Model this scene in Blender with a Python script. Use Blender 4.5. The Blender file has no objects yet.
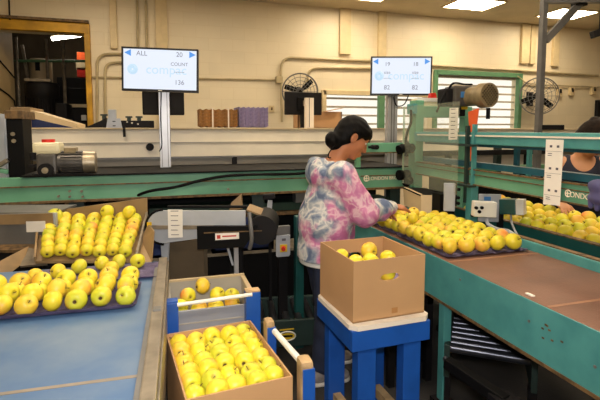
import bpy, bmesh, math, random
import numpy as np
from mathutils import Vector, Matrix, Euler
from mathutils.geometry import tessellate_polygon
random.seed(7)
SC = bpy.context.scene
COL = SC.collection
PI = math.pi
V = Vector

# ------------------------------------------------------------------ materials
def lin(r, g, b):
    f = lambda c: (c/255/12.92) if c/255 <= .04045 else ((c/255+.055)/1.055)**2.4
    return (f(r), f(g), f(b), 1)

def mat(name, rgb, rough=.5, metal=0, var=.12, scale=8, bump=0, bscale=60, rgb2=None, spec=.5, coat=0, trans=None):
    m = bpy.data.materials.new(name); m.use_nodes = True
    nt = m.node_tree; n = nt.nodes; l = nt.links
    b = n['Principled BSDF']
    b.inputs['Roughness'].default_value = rough
    b.inputs['Metallic'].default_value = metal
    b.inputs['Specular IOR Level'].default_value = spec
    if coat: b.inputs['Coat Weight'].default_value = coat
    tc = n.new('ShaderNodeTexCoord')
    nz = n.new('ShaderNodeTexNoise'); nz.inputs['Scale'].default_value = scale; nz.inputs['Detail'].default_value = 5
    l.new(tc.outputs['Object'], nz.inputs['Vector'])
    r = n.new('ShaderNodeValToRGB')
    c = lin(*rgb); c2 = lin(*rgb2) if rgb2 else tuple(x*(1-var*2.2) for x in c[:3])+(1,)
    r.color_ramp.elements[0].position = .33; r.color_ramp.elements[1].position = .62
    r.color_ramp.elements[0].color = c2; r.color_ramp.elements[1].color = c
    l.new(nz.outputs['Fac'], r.inputs['Fac']); l.new(r.outputs['Color'], b.inputs['Base Color'])
    if bump:
        n2 = n.new('ShaderNodeTexNoise'); n2.inputs['Scale'].default_value = bscale
        l.new(tc.outputs['Object'], n2.inputs['Vector'])
        bp = n.new('ShaderNodeBump'); bp.inputs['Strength'].default_value = bump; bp.inputs['Distance'].default_value = .01
        l.new(n2.outputs['Fac'], bp.inputs['Height']); l.new(bp.outputs['Normal'], b.inputs['Normal'])
    return m

def emit(name, rgb, s):
    m = bpy.data.materials.new(name); m.use_nodes = True
    b = m.node_tree.nodes['Principled BSDF']
    b.inputs['Base Color'].default_value = (.02, .02, .02, 1)
    b.inputs['Emission Color'].default_value = lin(*rgb); b.inputs['Emission Strength'].default_value = s
    return m

def block_mat(name, rgb, rgb_m):
    m = bpy.data.materials.new(name); m.use_nodes = True
    nt = m.node_tree; n = nt.nodes; l = nt.links; b = n['Principled BSDF']
    b.inputs['Roughness'].default_value = .45
    tc = n.new('ShaderNodeTexCoord'); mp = n.new('ShaderNodeMapping'); mp.inputs['Rotation'].default_value = (PI/2, 0, 0)
    br = n.new('ShaderNodeTexBrick'); br.inputs['Scale'].default_value = 1
    br.inputs['Color1'].default_value = lin(*rgb); br.inputs['Color2'].default_value = tuple(x*.96 for x in lin(*rgb)[:3])+(1,)
    br.inputs['Mortar'].default_value = lin(*rgb_m); br.inputs['Mortar Size'].default_value = .004; br.inputs['Mortar Smooth'].default_value = .6
    br.inputs['Brick Width'].default_value = .41; br.inputs['Row Height'].default_value = .205
    l.new(tc.outputs['Object'], mp.inputs['Vector']); l.new(mp.outputs['Vector'], br.inputs['Vector'])
    nz = n.new('ShaderNodeTexNoise'); nz.inputs['Scale'].default_value = 1.3; nz.inputs['Detail'].default_value = 6
    l.new(tc.outputs['Object'], nz.inputs['Vector'])
    mx = n.new('ShaderNodeMix'); mx.data_type = 'RGBA'; mx.blend_type = 'MULTIPLY'; mx.inputs['Factor'].default_value = .22
    l.new(br.outputs['Color'], mx.inputs[6]); l.new(nz.outputs['Fac'], mx.inputs[7]); l.new(mx.outputs[2], b.inputs['Base Color'])
    bp = n.new('ShaderNodeBump'); bp.inputs['Strength'].default_value = .25; bp.inputs['Distance'].default_value = .01; bp.invert = True
    l.new(br.outputs['Fac'], bp.inputs['Height']); l.new(bp.outputs['Normal'], b.inputs['Normal'])
    return m

def apple_mat():
    m = bpy.data.materials.new('apple_skin'); m.use_nodes = True
    nt = m.node_tree; n = nt.nodes; l = nt.links; b = n['Principled BSDF']
    b.inputs['Roughness'].default_value = .36; b.inputs['Specular IOR Level'].default_value = .5
    oi = n.new('ShaderNodeObjectInfo'); tc = n.new('ShaderNodeTexCoord')
    r1 = n.new('ShaderNodeValToRGB')
    e = r1.color_ramp.elements
    e[0].position = 0; e[0].color = lin(208, 210, 58); e[1].position = 1; e[1].color = lin(243, 204, 66)
    x = e.new(.3); x.color = lin(230, 218, 52); x = e.new(.7); x.color = lin(240, 218, 56)
    l.new(oi.outputs['Random'], r1.inputs['Fac'])
    # streaky tone from pole to pole
    nz = n.new('ShaderNodeTexNoise'); nz.inputs['Scale'].default_value = 30; nz.inputs['Detail'].default_value = 4
    l.new(tc.outputs['Object'], nz.inputs['Vector'])
    mx0 = n.new('ShaderNodeMix'); mx0.data_type = 'RGBA'; mx0.blend_type = 'MULTIPLY'; mx0.inputs['Factor'].default_value = .16
    l.new(r1.outputs['Color'], mx0.inputs[6]); l.new(nz.outputs['Fac'], mx0.inputs[7])
    # a blush on one cheek
    sx = n.new('ShaderNodeSeparateXYZ'); l.new(tc.outputs['Object'], sx.inputs[0])
    nb = n.new('ShaderNodeTexNoise'); nb.inputs['Scale'].default_value = 22; l.new(tc.outputs['Object'], nb.inputs['Vector'])
    a1 = n.new('ShaderNodeMath'); a1.operation = 'MULTIPLY_ADD'; a1.inputs[1].default_value = 20; l.new(sx.outputs[0], a1.inputs[0])
    l.new(nb.outputs['Fac'], a1.inputs[2])
    mr = n.new('ShaderNodeMapRange'); mr.inputs['From Min'].default_value = .75; mr.inputs['From Max'].default_value = 1.45
    l.new(a1.outputs[0], mr.inputs['Value'])
    hs = n.new('ShaderNodeMath'); hs.operation = 'MULTIPLY'; hs.inputs[1].default_value = 7.31; l.new(oi.outputs['Random'], hs.inputs[0])
    fr = n.new('ShaderNodeMath'); fr.operation = 'FRACT'; l.new(hs.outputs[0], fr.inputs[0])
    pw = n.new('ShaderNodeMath'); pw.operation = 'POWER'; pw.inputs[1].default_value = 2.6; l.new(fr.outputs[0], pw.inputs[0])
    m2 = n.new('ShaderNodeMath'); m2.operation = 'MULTIPLY'; l.new(mr.outputs[0], m2.inputs[0]); l.new(pw.outputs[0], m2.inputs[1])
    mx = n.new('ShaderNodeMix'); mx.data_type = 'RGBA'; l.new(m2.outputs[0], mx.inputs['Factor'])
    l.new(mx0.outputs[2], mx.inputs[6]); mx.inputs[7].default_value = lin(236, 122, 76)
    # green-brown hollow round the stem
    z1 = n.new('ShaderNodeMath'); z1.operation = 'MULTIPLY'; l.new(sx.outputs[0], z1.inputs[0]); l.new(sx.outputs[0], z1.inputs[1])
    z2 = n.new('ShaderNodeMath'); z2.operation = 'MULTIPLY_ADD'; l.new(sx.outputs[1], z2.inputs[0]); l.new(sx.outputs[1], z2.inputs[1]); l.new(z1.outputs[0], z2.inputs[2])
    mh = n.new('ShaderNodeMapRange'); mh.inputs['From Min'].default_value = .00002; mh.inputs['From Max'].default_value = .00016
    mh.inputs['To Min'].default_value = .75; mh.inputs['To Max'].default_value = 0
    l.new(z2.outputs[0], mh.inputs['Value'])
    m3 = n.new('ShaderNodeMix'); m3.data_type = 'RGBA'; l.new(mh.outputs[0], m3.inputs['Factor'])
    l.new(mx.outputs[2], m3.inputs[6]); m3.inputs[7].default_value = lin(176, 156, 52)
    l.new(m3.outputs[2], b.inputs['Base Color'])
    b.inputs['Subsurface Weight'].default_value = .08; b.inputs['Subsurface Radius'].default_value = (.01, .006, .002)
    return m

def tie_dye():
    m = bpy.data.materials.new('tie_dye_cotton'); m.use_nodes = True
    nt = m.node_tree; n = nt.nodes; l = nt.links; b = n['Principled BSDF']
    b.inputs['Roughness'].default_value = .9; b.inputs['Specular IOR Level'].default_value = .1
    tc = n.new('ShaderNodeTexCoord')
    def noise(sc, det, dis):
        w = n.new('ShaderNodeTexNoise'); w.inputs['Scale'].default_value = sc; w.inputs['Detail'].default_value = det; w.inputs['Distortion'].default_value = dis
        l.new(tc.outputs['Object'], w.inputs['Vector']); return w.outputs['Fac']
    def ramp(src, stops):
        r = n.new('ShaderNodeValToRGB'); e = r.color_ramp.elements
        e[0].position = stops[0][0]; e[0].color = lin(*stops[0][1]); e[1].position = stops[-1][0]; e[1].color = lin(*stops[-1][1])
        for p, c in stops[1:-1]: x = e.new(p); x.color = lin(*c)
        l.new(src, r.inputs['Fac']); return r.outputs['Color']
    grey = ramp(noise(13, 3, .5), ((.34, (94, 106, 134)), (.43, (132, 143, 161)), (.51, (168, 173, 180)), (.56, (218, 213, 208)), (.62, (178, 182, 188)), (.70, (122, 133, 154))))
    pink = ramp(noise(15, 3, .6), ((.38, (186, 108, 152)), (.50, (206, 136, 172)), (.58, (224, 190, 200)), (.66, (200, 126, 166))))
    acc = noise(6.5, 3, .4)
    for c, rad, amt in (((.05, -.24, 1.17), .22, .20), ((.05, -.15, .93), .2, .16), ((.16, -.1, 1.05), .18, .05), ((-.12, 0, 1.1), .24, -.12)):
        mp = n.new('ShaderNodeMapping'); mp.vector_type = 'TEXTURE'; mp.inputs['Location'].default_value = c; mp.inputs['Scale'].default_value = (rad, rad, rad)
        g = n.new('ShaderNodeTexGradient'); g.gradient_type = 'SPHERICAL'; l.new(tc.outputs['Object'], mp.inputs['Vector']); l.new(mp.outputs['Vector'], g.inputs['Vector'])
        ma = n.new('ShaderNodeMath'); ma.operation = 'MULTIPLY_ADD'; ma.inputs[1].default_value = amt; l.new(g.outputs['Fac'], ma.inputs[0]); l.new(acc, ma.inputs[2]); acc = ma.outputs[0]
    mk = n.new('ShaderNodeMapRange'); mk.inputs['From Min'].default_value = .50; mk.inputs['From Max'].default_value = .60; l.new(acc, mk.inputs['Value'])
    mx = n.new('ShaderNodeMix'); mx.data_type = 'RGBA'; l.new(mk.outputs[0], mx.inputs['Factor']); l.new(grey, mx.inputs[6]); l.new(pink, mx.inputs[7])
    l.new(mx.outputs[2], b.inputs['Base Color'])
    f = n.new('ShaderNodeTexNoise'); f.inputs['Scale'].default_value = 260; l.new(tc.outputs['Object'], f.inputs['Vector'])
    bp = n.new('ShaderNodeBump'); bp.inputs['Strength'].default_value = .2; bp.inputs['Distance'].default_value = .004
    l.new(f.outputs['Fac'], bp.inputs['Height']); l.new(bp.outputs['Normal'], b.inputs['Normal'])
    return m

def clear_mat(name, rgb, a):
    m = bpy.data.materials.new(name); m.use_nodes = True
    nt = m.node_tree; n = nt.nodes; l = nt.links; b = n['Principled BSDF']; o = n['Material Output']
    b.inputs['Base Color'].default_value = lin(*rgb); b.inputs['Roughness'].default_value = .15
    t = n.new('ShaderNodeBsdfTransparent'); s = n.new('ShaderNodeMixShader'); s.inputs[0].default_value = a
    l.new(t.outputs[0], s.inputs[1]); l.new(b.outputs[0], s.inputs[2]); l.new(s.outputs[0], o.inputs['Surface'])
    return m

M = {}
M['wall'] = block_mat('painted_block', (240, 224, 190), (230, 212, 174))
M['trim'] = mat('painted_trim', (218, 196, 150), .5, var=.05)
M['conduit'] = mat('painted_conduit', (186, 168, 128), .4, var=.08)
M['ceil'] = mat('ceiling_board', (214, 200, 172), .9, var=.04, scale=3)
M['passage'] = mat('passage_bounce_tint', (206, 176, 122), .7, var=.06, scale=3)  # wall tinted beige to stand in for missing warm bounce light
M['floor'] = mat('dark_concrete', (48, 45, 44), .7, var=.2, scale=3, bump=.1)
M['lamp'] = emit('lamp_panel', (255, 236, 206), 26)
M['tube'] = emit('fluorescent_tube', (255, 246, 226), 22)
M['day'] = emit('bright_outdoors', (255, 248, 232), 1.15)
M['slat'] = mat('pale_slat', (190, 174, 146), .5, var=.05)
M['glass'] = clear_mat('window_glass', (235, 240, 238), .06)
M['yellow'] = mat('yellow_steel', (214, 160, 30), .5, var=.2, scale=4)
M['dark'] = mat('dark_steel', (24, 22, 24), .6, var=.2, spec=.2)
M['black'] = mat('black_rubber', (11, 10, 11), .65, var=.15, spec=.15)
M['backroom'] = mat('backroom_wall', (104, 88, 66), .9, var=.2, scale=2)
M['green'] = mat('green_paint', (110, 168, 138), .38, var=.12, scale=5, rgb2=(98, 156, 126))
M['teal'] = mat('teal_paint', (82, 152, 150), .4, var=.1, scale=9, rgb2=(70, 138, 138))
M['tealdark'] = mat('dark_teal_paint', (24, 78, 76), .4, var=.1)
M['wgreen'] = mat('window_green', (92, 138, 98), .5, var=.08)
M['bluesteel'] = mat('blue_steel', (28, 84, 100), .4, var=.1)
M['rust'] = mat('rust_edge', (120, 92, 56), .7, var=.3, scale=30)
M['white'] = mat('white_panel', (242, 230, 208), .4, var=.05, scale=3)
M['beige'] = mat('beige_panel', (206, 184, 146), .5, var=.08, scale=3)
M['greypanel'] = mat('grey_panel', (176, 166, 150), .5, var=.08, scale=3)
M['grey'] = mat('light_grey_steel', (178, 182, 190), .4, metal=.1, var=.06)
M['midgrey'] = mat('mid_grey_steel', (120, 118, 116), .45, metal=.3, var=.1)
M['alu'] = mat('aluminium', (184, 184, 188), .35, metal=.4, var=.05)
M['chrome'] = mat('roller_steel', (84, 86, 96), .32, metal=.8, var=.06)
M['darkroller'] = mat('dark_roller', (62, 62, 66), .3, metal=.6, var=.1)
M['worn'] = mat('worn_steel', (146, 134, 116), .4, metal=.3, var=.16, scale=14)
M['bluebelt'] = mat('blue_belt', (74, 108, 150), .5, var=.1, scale=4, rgb2=(108, 130, 156))
M['seam'] = mat('belt_seam', (148, 136, 122), .6, var=.1)
M['brownbelt'] = mat('brown_belt', (128, 90, 72), .5, var=.12, scale=5, rgb2=(112, 78, 62), bump=.15, bscale=120)
M['brownseam'] = mat('brown_belt_seam', (164, 118, 90), .5, var=.1)
M['brownplate'] = mat('brown_plate', (150, 122, 84), .5, var=.15, scale=6)
M['purple'] = mat('purple_pulp', (142, 130, 168), .85, var=.12, scale=20, bump=.3, bscale=200)
M['brownpulp'] = mat('brown_pulp', (158, 112, 62), .9, var=.15, scale=20, bump=.3, bscale=200)
M['card'] = mat('cardboard', (190, 148, 104), .75, var=.05, scale=3)
M['cardin'] = mat('cardboard_tape', (172, 122, 70), .75, var=.05)
M['blue'] = mat('blue_paint', (24, 82, 170), .45, var=.08, scale=9)
M['wood'] = mat('bare_wood', (192, 160, 116), .7, var=.2, scale=12)
M['ply'] = mat('pale_board', (236, 224, 208), .6, var=.05, scale=6)
M['bin'] = mat('bin_grey', (178, 170, 156), .6, var=.06, scale=4)
M['binfront'] = mat('bin_front_grey', (150, 152, 160), .6, var=.06, scale=4)
M['plastic'] = mat('white_plastic', (228, 226, 220), .4, var=.03)
M['cream'] = mat('cream_plastic', (232, 222, 186), .4, var=.05)
M['red'] = mat('red_plastic', (206, 40, 24), .4, var=.05)
M['orange'] = mat('orange_paint', (228, 92, 34), .45, var=.08)
M['yellowp'] = mat('yellow_plastic', (228, 190, 40), .4, var=.05)
M['paper'] = mat('paper', (240, 234, 224), .8, var=.03)
M['ink'] = mat('ink', (92, 88, 96), .8, var=.02)
M['redink'] = mat('red_ink', (196, 60, 50), .8, var=.02)
M['motorgrey'] = mat('motor_grey', (96, 92, 88), .4, metal=.4, var=.15, scale=20)
M['motorbeige'] = mat('motor_beige', (152, 134, 100), .45, metal=.2, var=.15, scale=20)
M['silver'] = mat('worn_silver', (178, 164, 140), .35, metal=.6, var=.15, scale=20)
M['bluetag'] = mat('blue_tag', (60, 120, 180), .5, var=.05)
M['screen'] = emit('lit_screen', (228, 236, 250), 1.0)
M['arrow'] = emit('screen_blue', (70, 150, 232), 1.0)
M['stext'] = emit('screen_text', (128, 130, 148), .9)
M['spale'] = emit('screen_pale_logo', (196, 224, 244), 1.0)
M['bezel'] = mat('bezel', (30, 30, 36), .35, var=.05)
M['apple'] = apple_mat()
M['stem'] = mat('apple_stem', (92, 66, 34), .8, var=.1)
M['calyx'] = mat('apple_calyx', (104, 80, 38), .9, var=.2, scale=200)
M['hoodie'] = tie_dye()
M['skin'] = mat('skin', (176, 112, 74), .5, var=.04, scale=12)
M['skin2'] = mat('skin_light', (204, 146, 106), .5, var=.04, scale=12)
M['hair'] = mat('black_hair', (9, 7, 7), .55, var=.25, scale=60, bump=.12, bscale=110, spec=.12)
M['hair2'] = mat('brown_hair', (36, 24, 16), .6, var=.3, scale=40, bump=.12, bscale=110, spec=.1)
M['denim'] = mat('navy_denim', (34, 42, 66), .85, var=.15, scale=14, bump=.2, bscale=180)
M['shoe'] = mat('grey_sneaker', (150, 142, 140), .7, var=.15, scale=40)
M['sole'] = mat('white_sole', (214, 208, 200), .6, var=.05)
M['tank'] = mat('navy_tank_top', (36, 38, 56), .85, var=.1)
M['lip'] = mat('lips', (160, 84, 72), .5, var=.03)
M['eye'] = mat('eye_dark', (24, 18, 16), .2, var=.02)
M['eyew'] = mat('eye_white', (226, 220, 212), .3, var=.02)
M['glove'] = mat('purple_glove', (86, 84, 130), .6, var=.08)
M['dgbelt'] = mat('dark_green_belt', (18, 52, 36), .6, var=.15)
M['dbase'] = mat('dark_green_steel', (38, 56, 52), .5, var=.12)
M['bluecrate'] = mat('blue_crate', (24, 44, 96), .5, var=.1)

# ------------------------------------------------------------------ mesh helpers
class MB:
    def __init__(s): s.bm = bmesh.new()
    def box(s, x0, x1, y0, y1, z0, z1, bev=0, mtx=None):
        vs = [s.bm.verts.new((x, y, z)) for x in (x0, x1) for y in (y0, y1) for z in (z0, z1)]
        fs = [(0, 1, 3, 2), (4, 6, 7, 5), (0, 4, 5, 1), (2, 3, 7, 6), (0, 2, 6, 4), (1, 5, 7, 3)]
        fs = [s.bm.faces.new([vs[i] for i in f]) for f in fs]
        if mtx is not None:
            for v in vs: v.co = mtx @ v.co
        if bev:
            es = list({e for f in fs for e in f.edges})
            bmesh.ops.bevel(s.bm, geom=es, offset=bev, segments=2, affect='EDGES', profile=.6)
        return s
    def bar(s, a, b, w, h, bev=0, up=(0, 0, 1)):
        a, b = V(a), V(b); d = b-a; L = d.length; x = d/L
        u = V(up)
        if abs(x.dot(u)) > .98: u = V((0, 1, 0))
        y = u.cross(x).normalized(); z = x.cross(y)
        m = Matrix((x, y, z)).transposed().to_4x4(); m.translation = a
        return s.box(0, L, -w/2, w/2, -h/2, h/2, bev, m)
    def cyl(s, a, b, r, r2=None, n=16, cap=True):
        return s.tube([a, b], r, n, cap, r2)
    def tube(s, pts, r, n=8, cap=True, r2=None):
        pts = [V(p) for p in pts]; rings = []; prev = None
        for i, p in enumerate(pts):
            d = ((pts[min(i+1, len(pts)-1)]-pts[max(i-1, 0)])).normalized()
            if prev is None:
                u = V((0, 0, 1)) if abs(d.z) < .9 else V((1, 0, 0))
                u = (u-d*u.dot(d)).normalized()
            else: u = (prev-d*prev.dot(d)).normalized()
            prev = u; w = d.cross(u)
            rr = r if r2 is None else r+(r2-r)*i/(len(pts)-1)
            rings.append([s.bm.verts.new(p+(u*math.cos(2*PI*k/n)+w*math.sin(2*PI*k/n))*rr) for k in range(n)])
        for A, B in zip(rings, rings[1:]):
            for k in range(n): s.bm.faces.new((A[k], A[(k+1) % n], B[(k+1) % n], B[k]))
        if cap: s.bm.faces.new(rings[0][::-1]); s.bm.faces.new(rings[-1])
        return s
    def torus(s, c, nrm, R, r, n=32, k=6):
        nrm = V(nrm).normalized(); u = nrm.orthogonal().normalized(); w = nrm.cross(u); c = V(c); rings = []
        for i in range(n):
            a = 2*PI*i/n; d = u*math.cos(a)+w*math.sin(a)
            rings.append([s.bm.verts.new(c+d*(R+r*math.cos(2*PI*j/k))+nrm*r*math.sin(2*PI*j/k)) for j in range(k)])
        for i in range(n):
            A, B = rings[i], rings[(i+1) % n]
            for j in range(k): s.bm.faces.new((A[j], B[j], B[(j+1) % k], A[(j+1) % k]))
        return s
    def lathe(s, prof, n=24, mtx=None):
        rings = []; m = mtx or Matrix()
        for r, z in prof:
            if r < 1e-6: rings.append([s.bm.verts.new(m @ V((0, 0, z)))])
            else: rings.append([s.bm.verts.new(m @ V((r*math.cos(2*PI*k/n), r*math.sin(2*PI*k/n), z))) for k in range(n)])
        for A, B in zip(rings, rings[1:]):
            for k in range(n):
                a, b = A[k % len(A)], A[(k+1) % len(A)]; c, d = B[(k+1) % len(B)], B[k % len(B)]
                vs = []
                for v in (a, b, c, d):
                    if v not in vs: vs.append(v)
                if len(vs) > 2: s.bm.faces.new(vs)
        return s
    def prism(s, pts, d, holes=()):
        """outline pts (3-D, planar) swept by vector d, with holes"""
        d = V(d); loops = [[V(p) for p in pts]]+[[V(p) for p in h] for h in holes]
        tris = tessellate_polygon(loops); flat = [p for lp in loops for p in lp]
        A = [s.bm.verts.new(p) for p in flat]; B = [s.bm.verts.new(p+d) for p in flat]
        for t in tris:
            s.bm.faces.new([A[i] for i in t]); s.bm.faces.new([B[i] for i in reversed(t)])
        o = 0
        for lp in loops:
            n = len(lp)
            for i in range(n):
                a, b = o+i, o+(i+1) % n
                s.bm.faces.new((A[a], A[b], B[b], B[a]))
            o += n
        return s
    def obj(s, name, m, parent=None, smooth=False, fix=True):
        if fix: bmesh.ops.recalc_face_normals(s.bm, faces=s.bm.faces)
        me = bpy.data.meshes.new(name); s.bm.to_mesh(me); s.bm.free()
        me.materials.append(M[m] if isinstance(m, str) else m)
        if smooth:
            for p in me.polygons: p.use_smooth = True
            me.set_sharp_from_angle(angle=math.radians(40))
        return link(name, me, parent)

def link(name, me, parent=None):
    o = bpy.data.objects.new(name, me); COL.objects.link(o)
    if parent is not None:
        o.parent = parent
        o.matrix_parent_inverse = parent.matrix_basis.inverted()
    return o
def tag(o, label, cat, group=None, kind=None):
    o['label'] = label; o['category'] = cat
    if group: o['group'] = group
    if kind: o['kind'] = kind
    return o
def thing(name, label, cat, loc=(0, 0, 0), group=None):
    o = bpy.data.objects.new(name, None); COL.objects.link(o); o.location = loc; o.empty_display_size = .1
    return tag(o, label, cat, group)
def struct(o): o['kind'] = 'structure'; return o
def shift(root, loc=None, rz=0):
    if loc is not None: root.location = loc
    root.rotation_euler.z = rz; return root
def arc(a, c, b, n=6):
    """quadratic bend from a to b round corner c"""
    a, b, c = V(a), V(b), V(c)
    return [a*(1-t)**2+c*2*t*(1-t)+b*t*t for t in [i/n for i in range(n+1)]]
def spline(pts, n=8):
    P = [V(p) for p in pts]; out = []
    for i in range(len(P)-1):
        p0, p1, p2, p3 = P[max(i-1, 0)], P[i], P[i+1], P[min(i+2, len(P)-1)]
        for k in range(n):
            t = k/n
            out.append(.5*((2*p1)+(p2-p0)*t+(2*p0-5*p1+4*p2-p3)*t*t+(3*p1-p0-3*p2+p3)*t**3))
    return out+[P[-1]]
def writing(name, s, size, m, parent, o, right, up, depth=.001, align='CENTER'):
    cu = bpy.data.curves.new(name, 'FONT'); cu.body = s; cu.size = size; cu.extrude = depth/2; cu.align_x = align; cu.align_y = 'CENTER'
    tmp = bpy.data.objects.new(name, cu); COL.objects.link(tmp)
    dg = bpy.context.evaluated_depsgraph_get(); dg.update()
    me = bpy.data.meshes.new_from_object(tmp.evaluated_get(dg)); bpy.data.objects.remove(tmp)
    r = V(right).normalized(); u = V(up); u = (u-r*u.dot(r)).normalized(); w = r.cross(u)
    mt = Matrix((r, u, w)).transposed().to_4x4(); mt.translation = V(o); me.transform(mt)
    me.materials.clear(); me.materials.append(M[m])
    return link(name, me, parent)

# ------------------------------------------------------------------ rounded bodies (one continuous surface)
class Body:
    def __init__(s, lo, hi, h):
        s.h = h; s.lo = np.array(lo, float); s.n = np.ceil((np.array(hi)-s.lo)/h).astype(int)+1
        s.f = np.full(s.n, 1.0, np.float32)
    def _sub(s, lo, hi):
        i0 = np.maximum(np.floor((np.array(lo)-s.lo)/s.h).astype(int), 0); i1 = np.minimum(np.ceil((np.array(hi)-s.lo)/s.h).astype(int)+1, s.n)
        sl = tuple(slice(a, b) for a, b in zip(i0, i1))
        ax = [s.lo[k]+s.h*np.arange(i0[k], i1[k]) for k in range(3)]
        return sl, np.stack(np.meshgrid(*ax, indexing='ij'), -1)
    def _join(s, sl, d, k, cut=False):
        a = s.f[sl]
        if cut: d = -d; h = np.clip(.5-.5*(d-a)/k*-1, 0, 1); s.f[sl] = np.maximum(a, d) if k < 1e-5 else a*(1-h)+d*h+k*h*(1-h); return
        h = np.clip(.5+.5*(a-d)/k, 0, 1); s.f[sl] = a*(1-h)+d*h-k*h*(1-h)
    def cap(s, a, b, ra, rb, k=.02, sq=None):
        """tapered limb; sq=(axis, factor) flattens it along an axis"""
        a = np.array(a, float); b = np.array(b, float); R = max(ra, rb)*(1/min(sq[1], 1) if sq else 1)+.06
        sl, P = s._sub(np.minimum(a, b)-R, np.maximum(a, b)+R)
        ba = b-a; t = np.clip(((P-a)@ba)/max(ba@ba, 1e-9), 0, 1)
        q = P-a-t[..., None]*ba; f = 1
        if sq:
            ax = np.array(sq[0], float); ax /= np.linalg.norm(ax); c = q@ax; q = q+(c*(1/sq[1]-1))[..., None]*ax; f = min(sq[1], 1)
        s._join(sl, (np.linalg.norm(q, axis=-1)-(ra+(rb-ra)*t))*f, k); return s
    def ell(s, c, r, k=.02, R=None, cut=False):
        c = np.array(c, float); r = np.array(r, float); m = r.max()+.06
        sl, P = s._sub(c-m, c+m); q = P-c
        if R is not None: q = q@np.array(R)
        k0 = np.linalg.norm(q/r, axis=-1); k1 = np.linalg.norm(q/(r*r), axis=-1)
        s._join(sl, k0*(k0-1)/np.maximum(k1, 1e-6), k, cut); return s
    def half(s, n, d):
        """keep only the side where p.n < d"""
        n = np.array(n, float); n /= np.linalg.norm(n)
        sl, P = s._sub(s.lo, s.lo+s.h*s.n); s.f = np.maximum(s.f, (P@n-d).astype(np.float32)); return s
    def wrinkle(s, amp, fr):
        sl, P = s._sub(s.lo, s.lo+s.h*s.n); x, y, z = (P[..., i] for i in range(3))
        s.f = s.f+amp*(np.sin(fr*(x+.6*z)+1.7*np.sin(fr*.5*y+2*z))*np.sin(fr*.8*(z-.5*x)+2*np.sin(fr*.4*x+3*y))).astype(np.float32); return s
    def mesh(s, name):
        f = s.f; neg = f < 0; n = np.array(f.shape)
        acc = np.zeros(tuple(n-1)+(3,)); cnt = np.zeros(tuple(n-1))
        import itertools
        corners = list(itertools.product((0, 1), repeat=3))
        sl = lambda o: tuple(slice(o[i], n[i]-1+o[i]) for i in range(3))
        for a in corners:
            for ax in range(3):
                if a[ax]: continue
                b = list(a); b[ax] = 1; b = tuple(b)
                fa, fb = f[sl(a)], f[sl(b)]; m = (fa < 0) != (fb < 0)
                t = np.where(m, fa/np.where(m, fa-fb, 1), 0)
                for i in range(3):
                    acc[..., i] += np.where(m, a[i]+(t if i == ax else 0), 0)
                cnt += m
        act = cnt > 0; idx = np.full(act.shape, -1); idx[act] = np.arange(act.sum())
        ijk = np.argwhere(act); P = s.lo+s.h*(ijk+acc[act]/cnt[act][:, None])
        Q = []
        for ax in range(3):
            o1, o2 = (ax+1) % 3, (ax+2) % 3
            a = [slice(None)]*3; b = [slice(None)]*3; a[ax] = slice(0, -1); b[ax] = slice(1, None)
            ch = neg[tuple(a)] != neg[tuple(b)]
            for e in np.argwhere(ch):
                if e[o1] == 0 or e[o2] == 0 or e[o1] >= n[o1]-1 or e[o2] >= n[o2]-1: continue
                q = []
                for d1, d2 in ((-1, -1), (0, -1), (0, 0), (-1, 0)):
                    c = e.copy(); c[o1] += d1; c[o2] += d2; q.append(idx[tuple(c)])
                Q.append(q if neg[tuple(e)] else q[::-1])
        me = bpy.data.meshes.new(name); me.from_pydata(P.tolist(), [], [list(map(int, q)) for q in Q]); me.update()
        for p in me.polygons: p.use_smooth = True
        return me
    def obj(s, name, m, parent=None):
        me = s.mesh(name); me.materials.append(M[m]); return link(name, me, parent)

# ================================================================== the setting
struct(MB().box(-4, 11.2, -4, 12.4, -.1, 0).obj('floor', 'floor'))
struct(MB().box(-4, 11.2, -4, 8.2, 3.74, 3.84).obj('ceiling', 'ceil'))
w = MB()
w.box(-4, -2.62, 8, 8.2, 0, 3.74).box(-2.62, -1.03, 8, 8.2, 3.02, 3.74).box(-1.03, 2.88, 8, 8.2, 0, 3.74)
w.box(2.88, 5.1, 8, 8.2, 0, 1.2).box(2.88, 5.1, 8, 8.2, 2.19, 3.74).box(5.1, 5.24, 8, 8.2, 0, 3.74)
w.box(5.24, 7.3, 8, 8.2, 0, 1.2).box(5.24, 7.3, 8, 8.2, 2.62, 3.74).box(7.3, 11.2, 8, 8.2, 0, 3.74)
struct(w.obj('wall_back', 'wall'))
struct(MB().box(-4.2, -4, -4, 8, 0, 3.74).obj('wall_left', 'wall'))
struct(MB().box(11, 11.2, -4, 8, 0, 3.74).obj('wall_right', 'wall'))
struct(MB().box(-4, 11, -4.2, -4, 0, 3.74).obj('wall_front', 'wall'))
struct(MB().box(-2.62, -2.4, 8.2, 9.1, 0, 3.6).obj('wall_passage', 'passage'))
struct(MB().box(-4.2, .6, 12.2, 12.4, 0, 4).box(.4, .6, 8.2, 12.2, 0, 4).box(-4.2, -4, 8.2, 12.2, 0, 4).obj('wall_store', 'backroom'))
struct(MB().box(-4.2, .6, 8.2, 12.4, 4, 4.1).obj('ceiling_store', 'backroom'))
d = struct(MB().box(-2.75, -1.02, 7.9, 8.02, 3.02, 3.17, .01).box(-1.1, -1.02, 7.9, 8.02, 0, 3.02, .008).obj('door_1', 'yellow'))
struct(MB().bar((-2.75, 7.88, 3.19), (-1.02, 7.88, 3.19), .06, .04).obj('door_header', 'rust', d))
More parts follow.
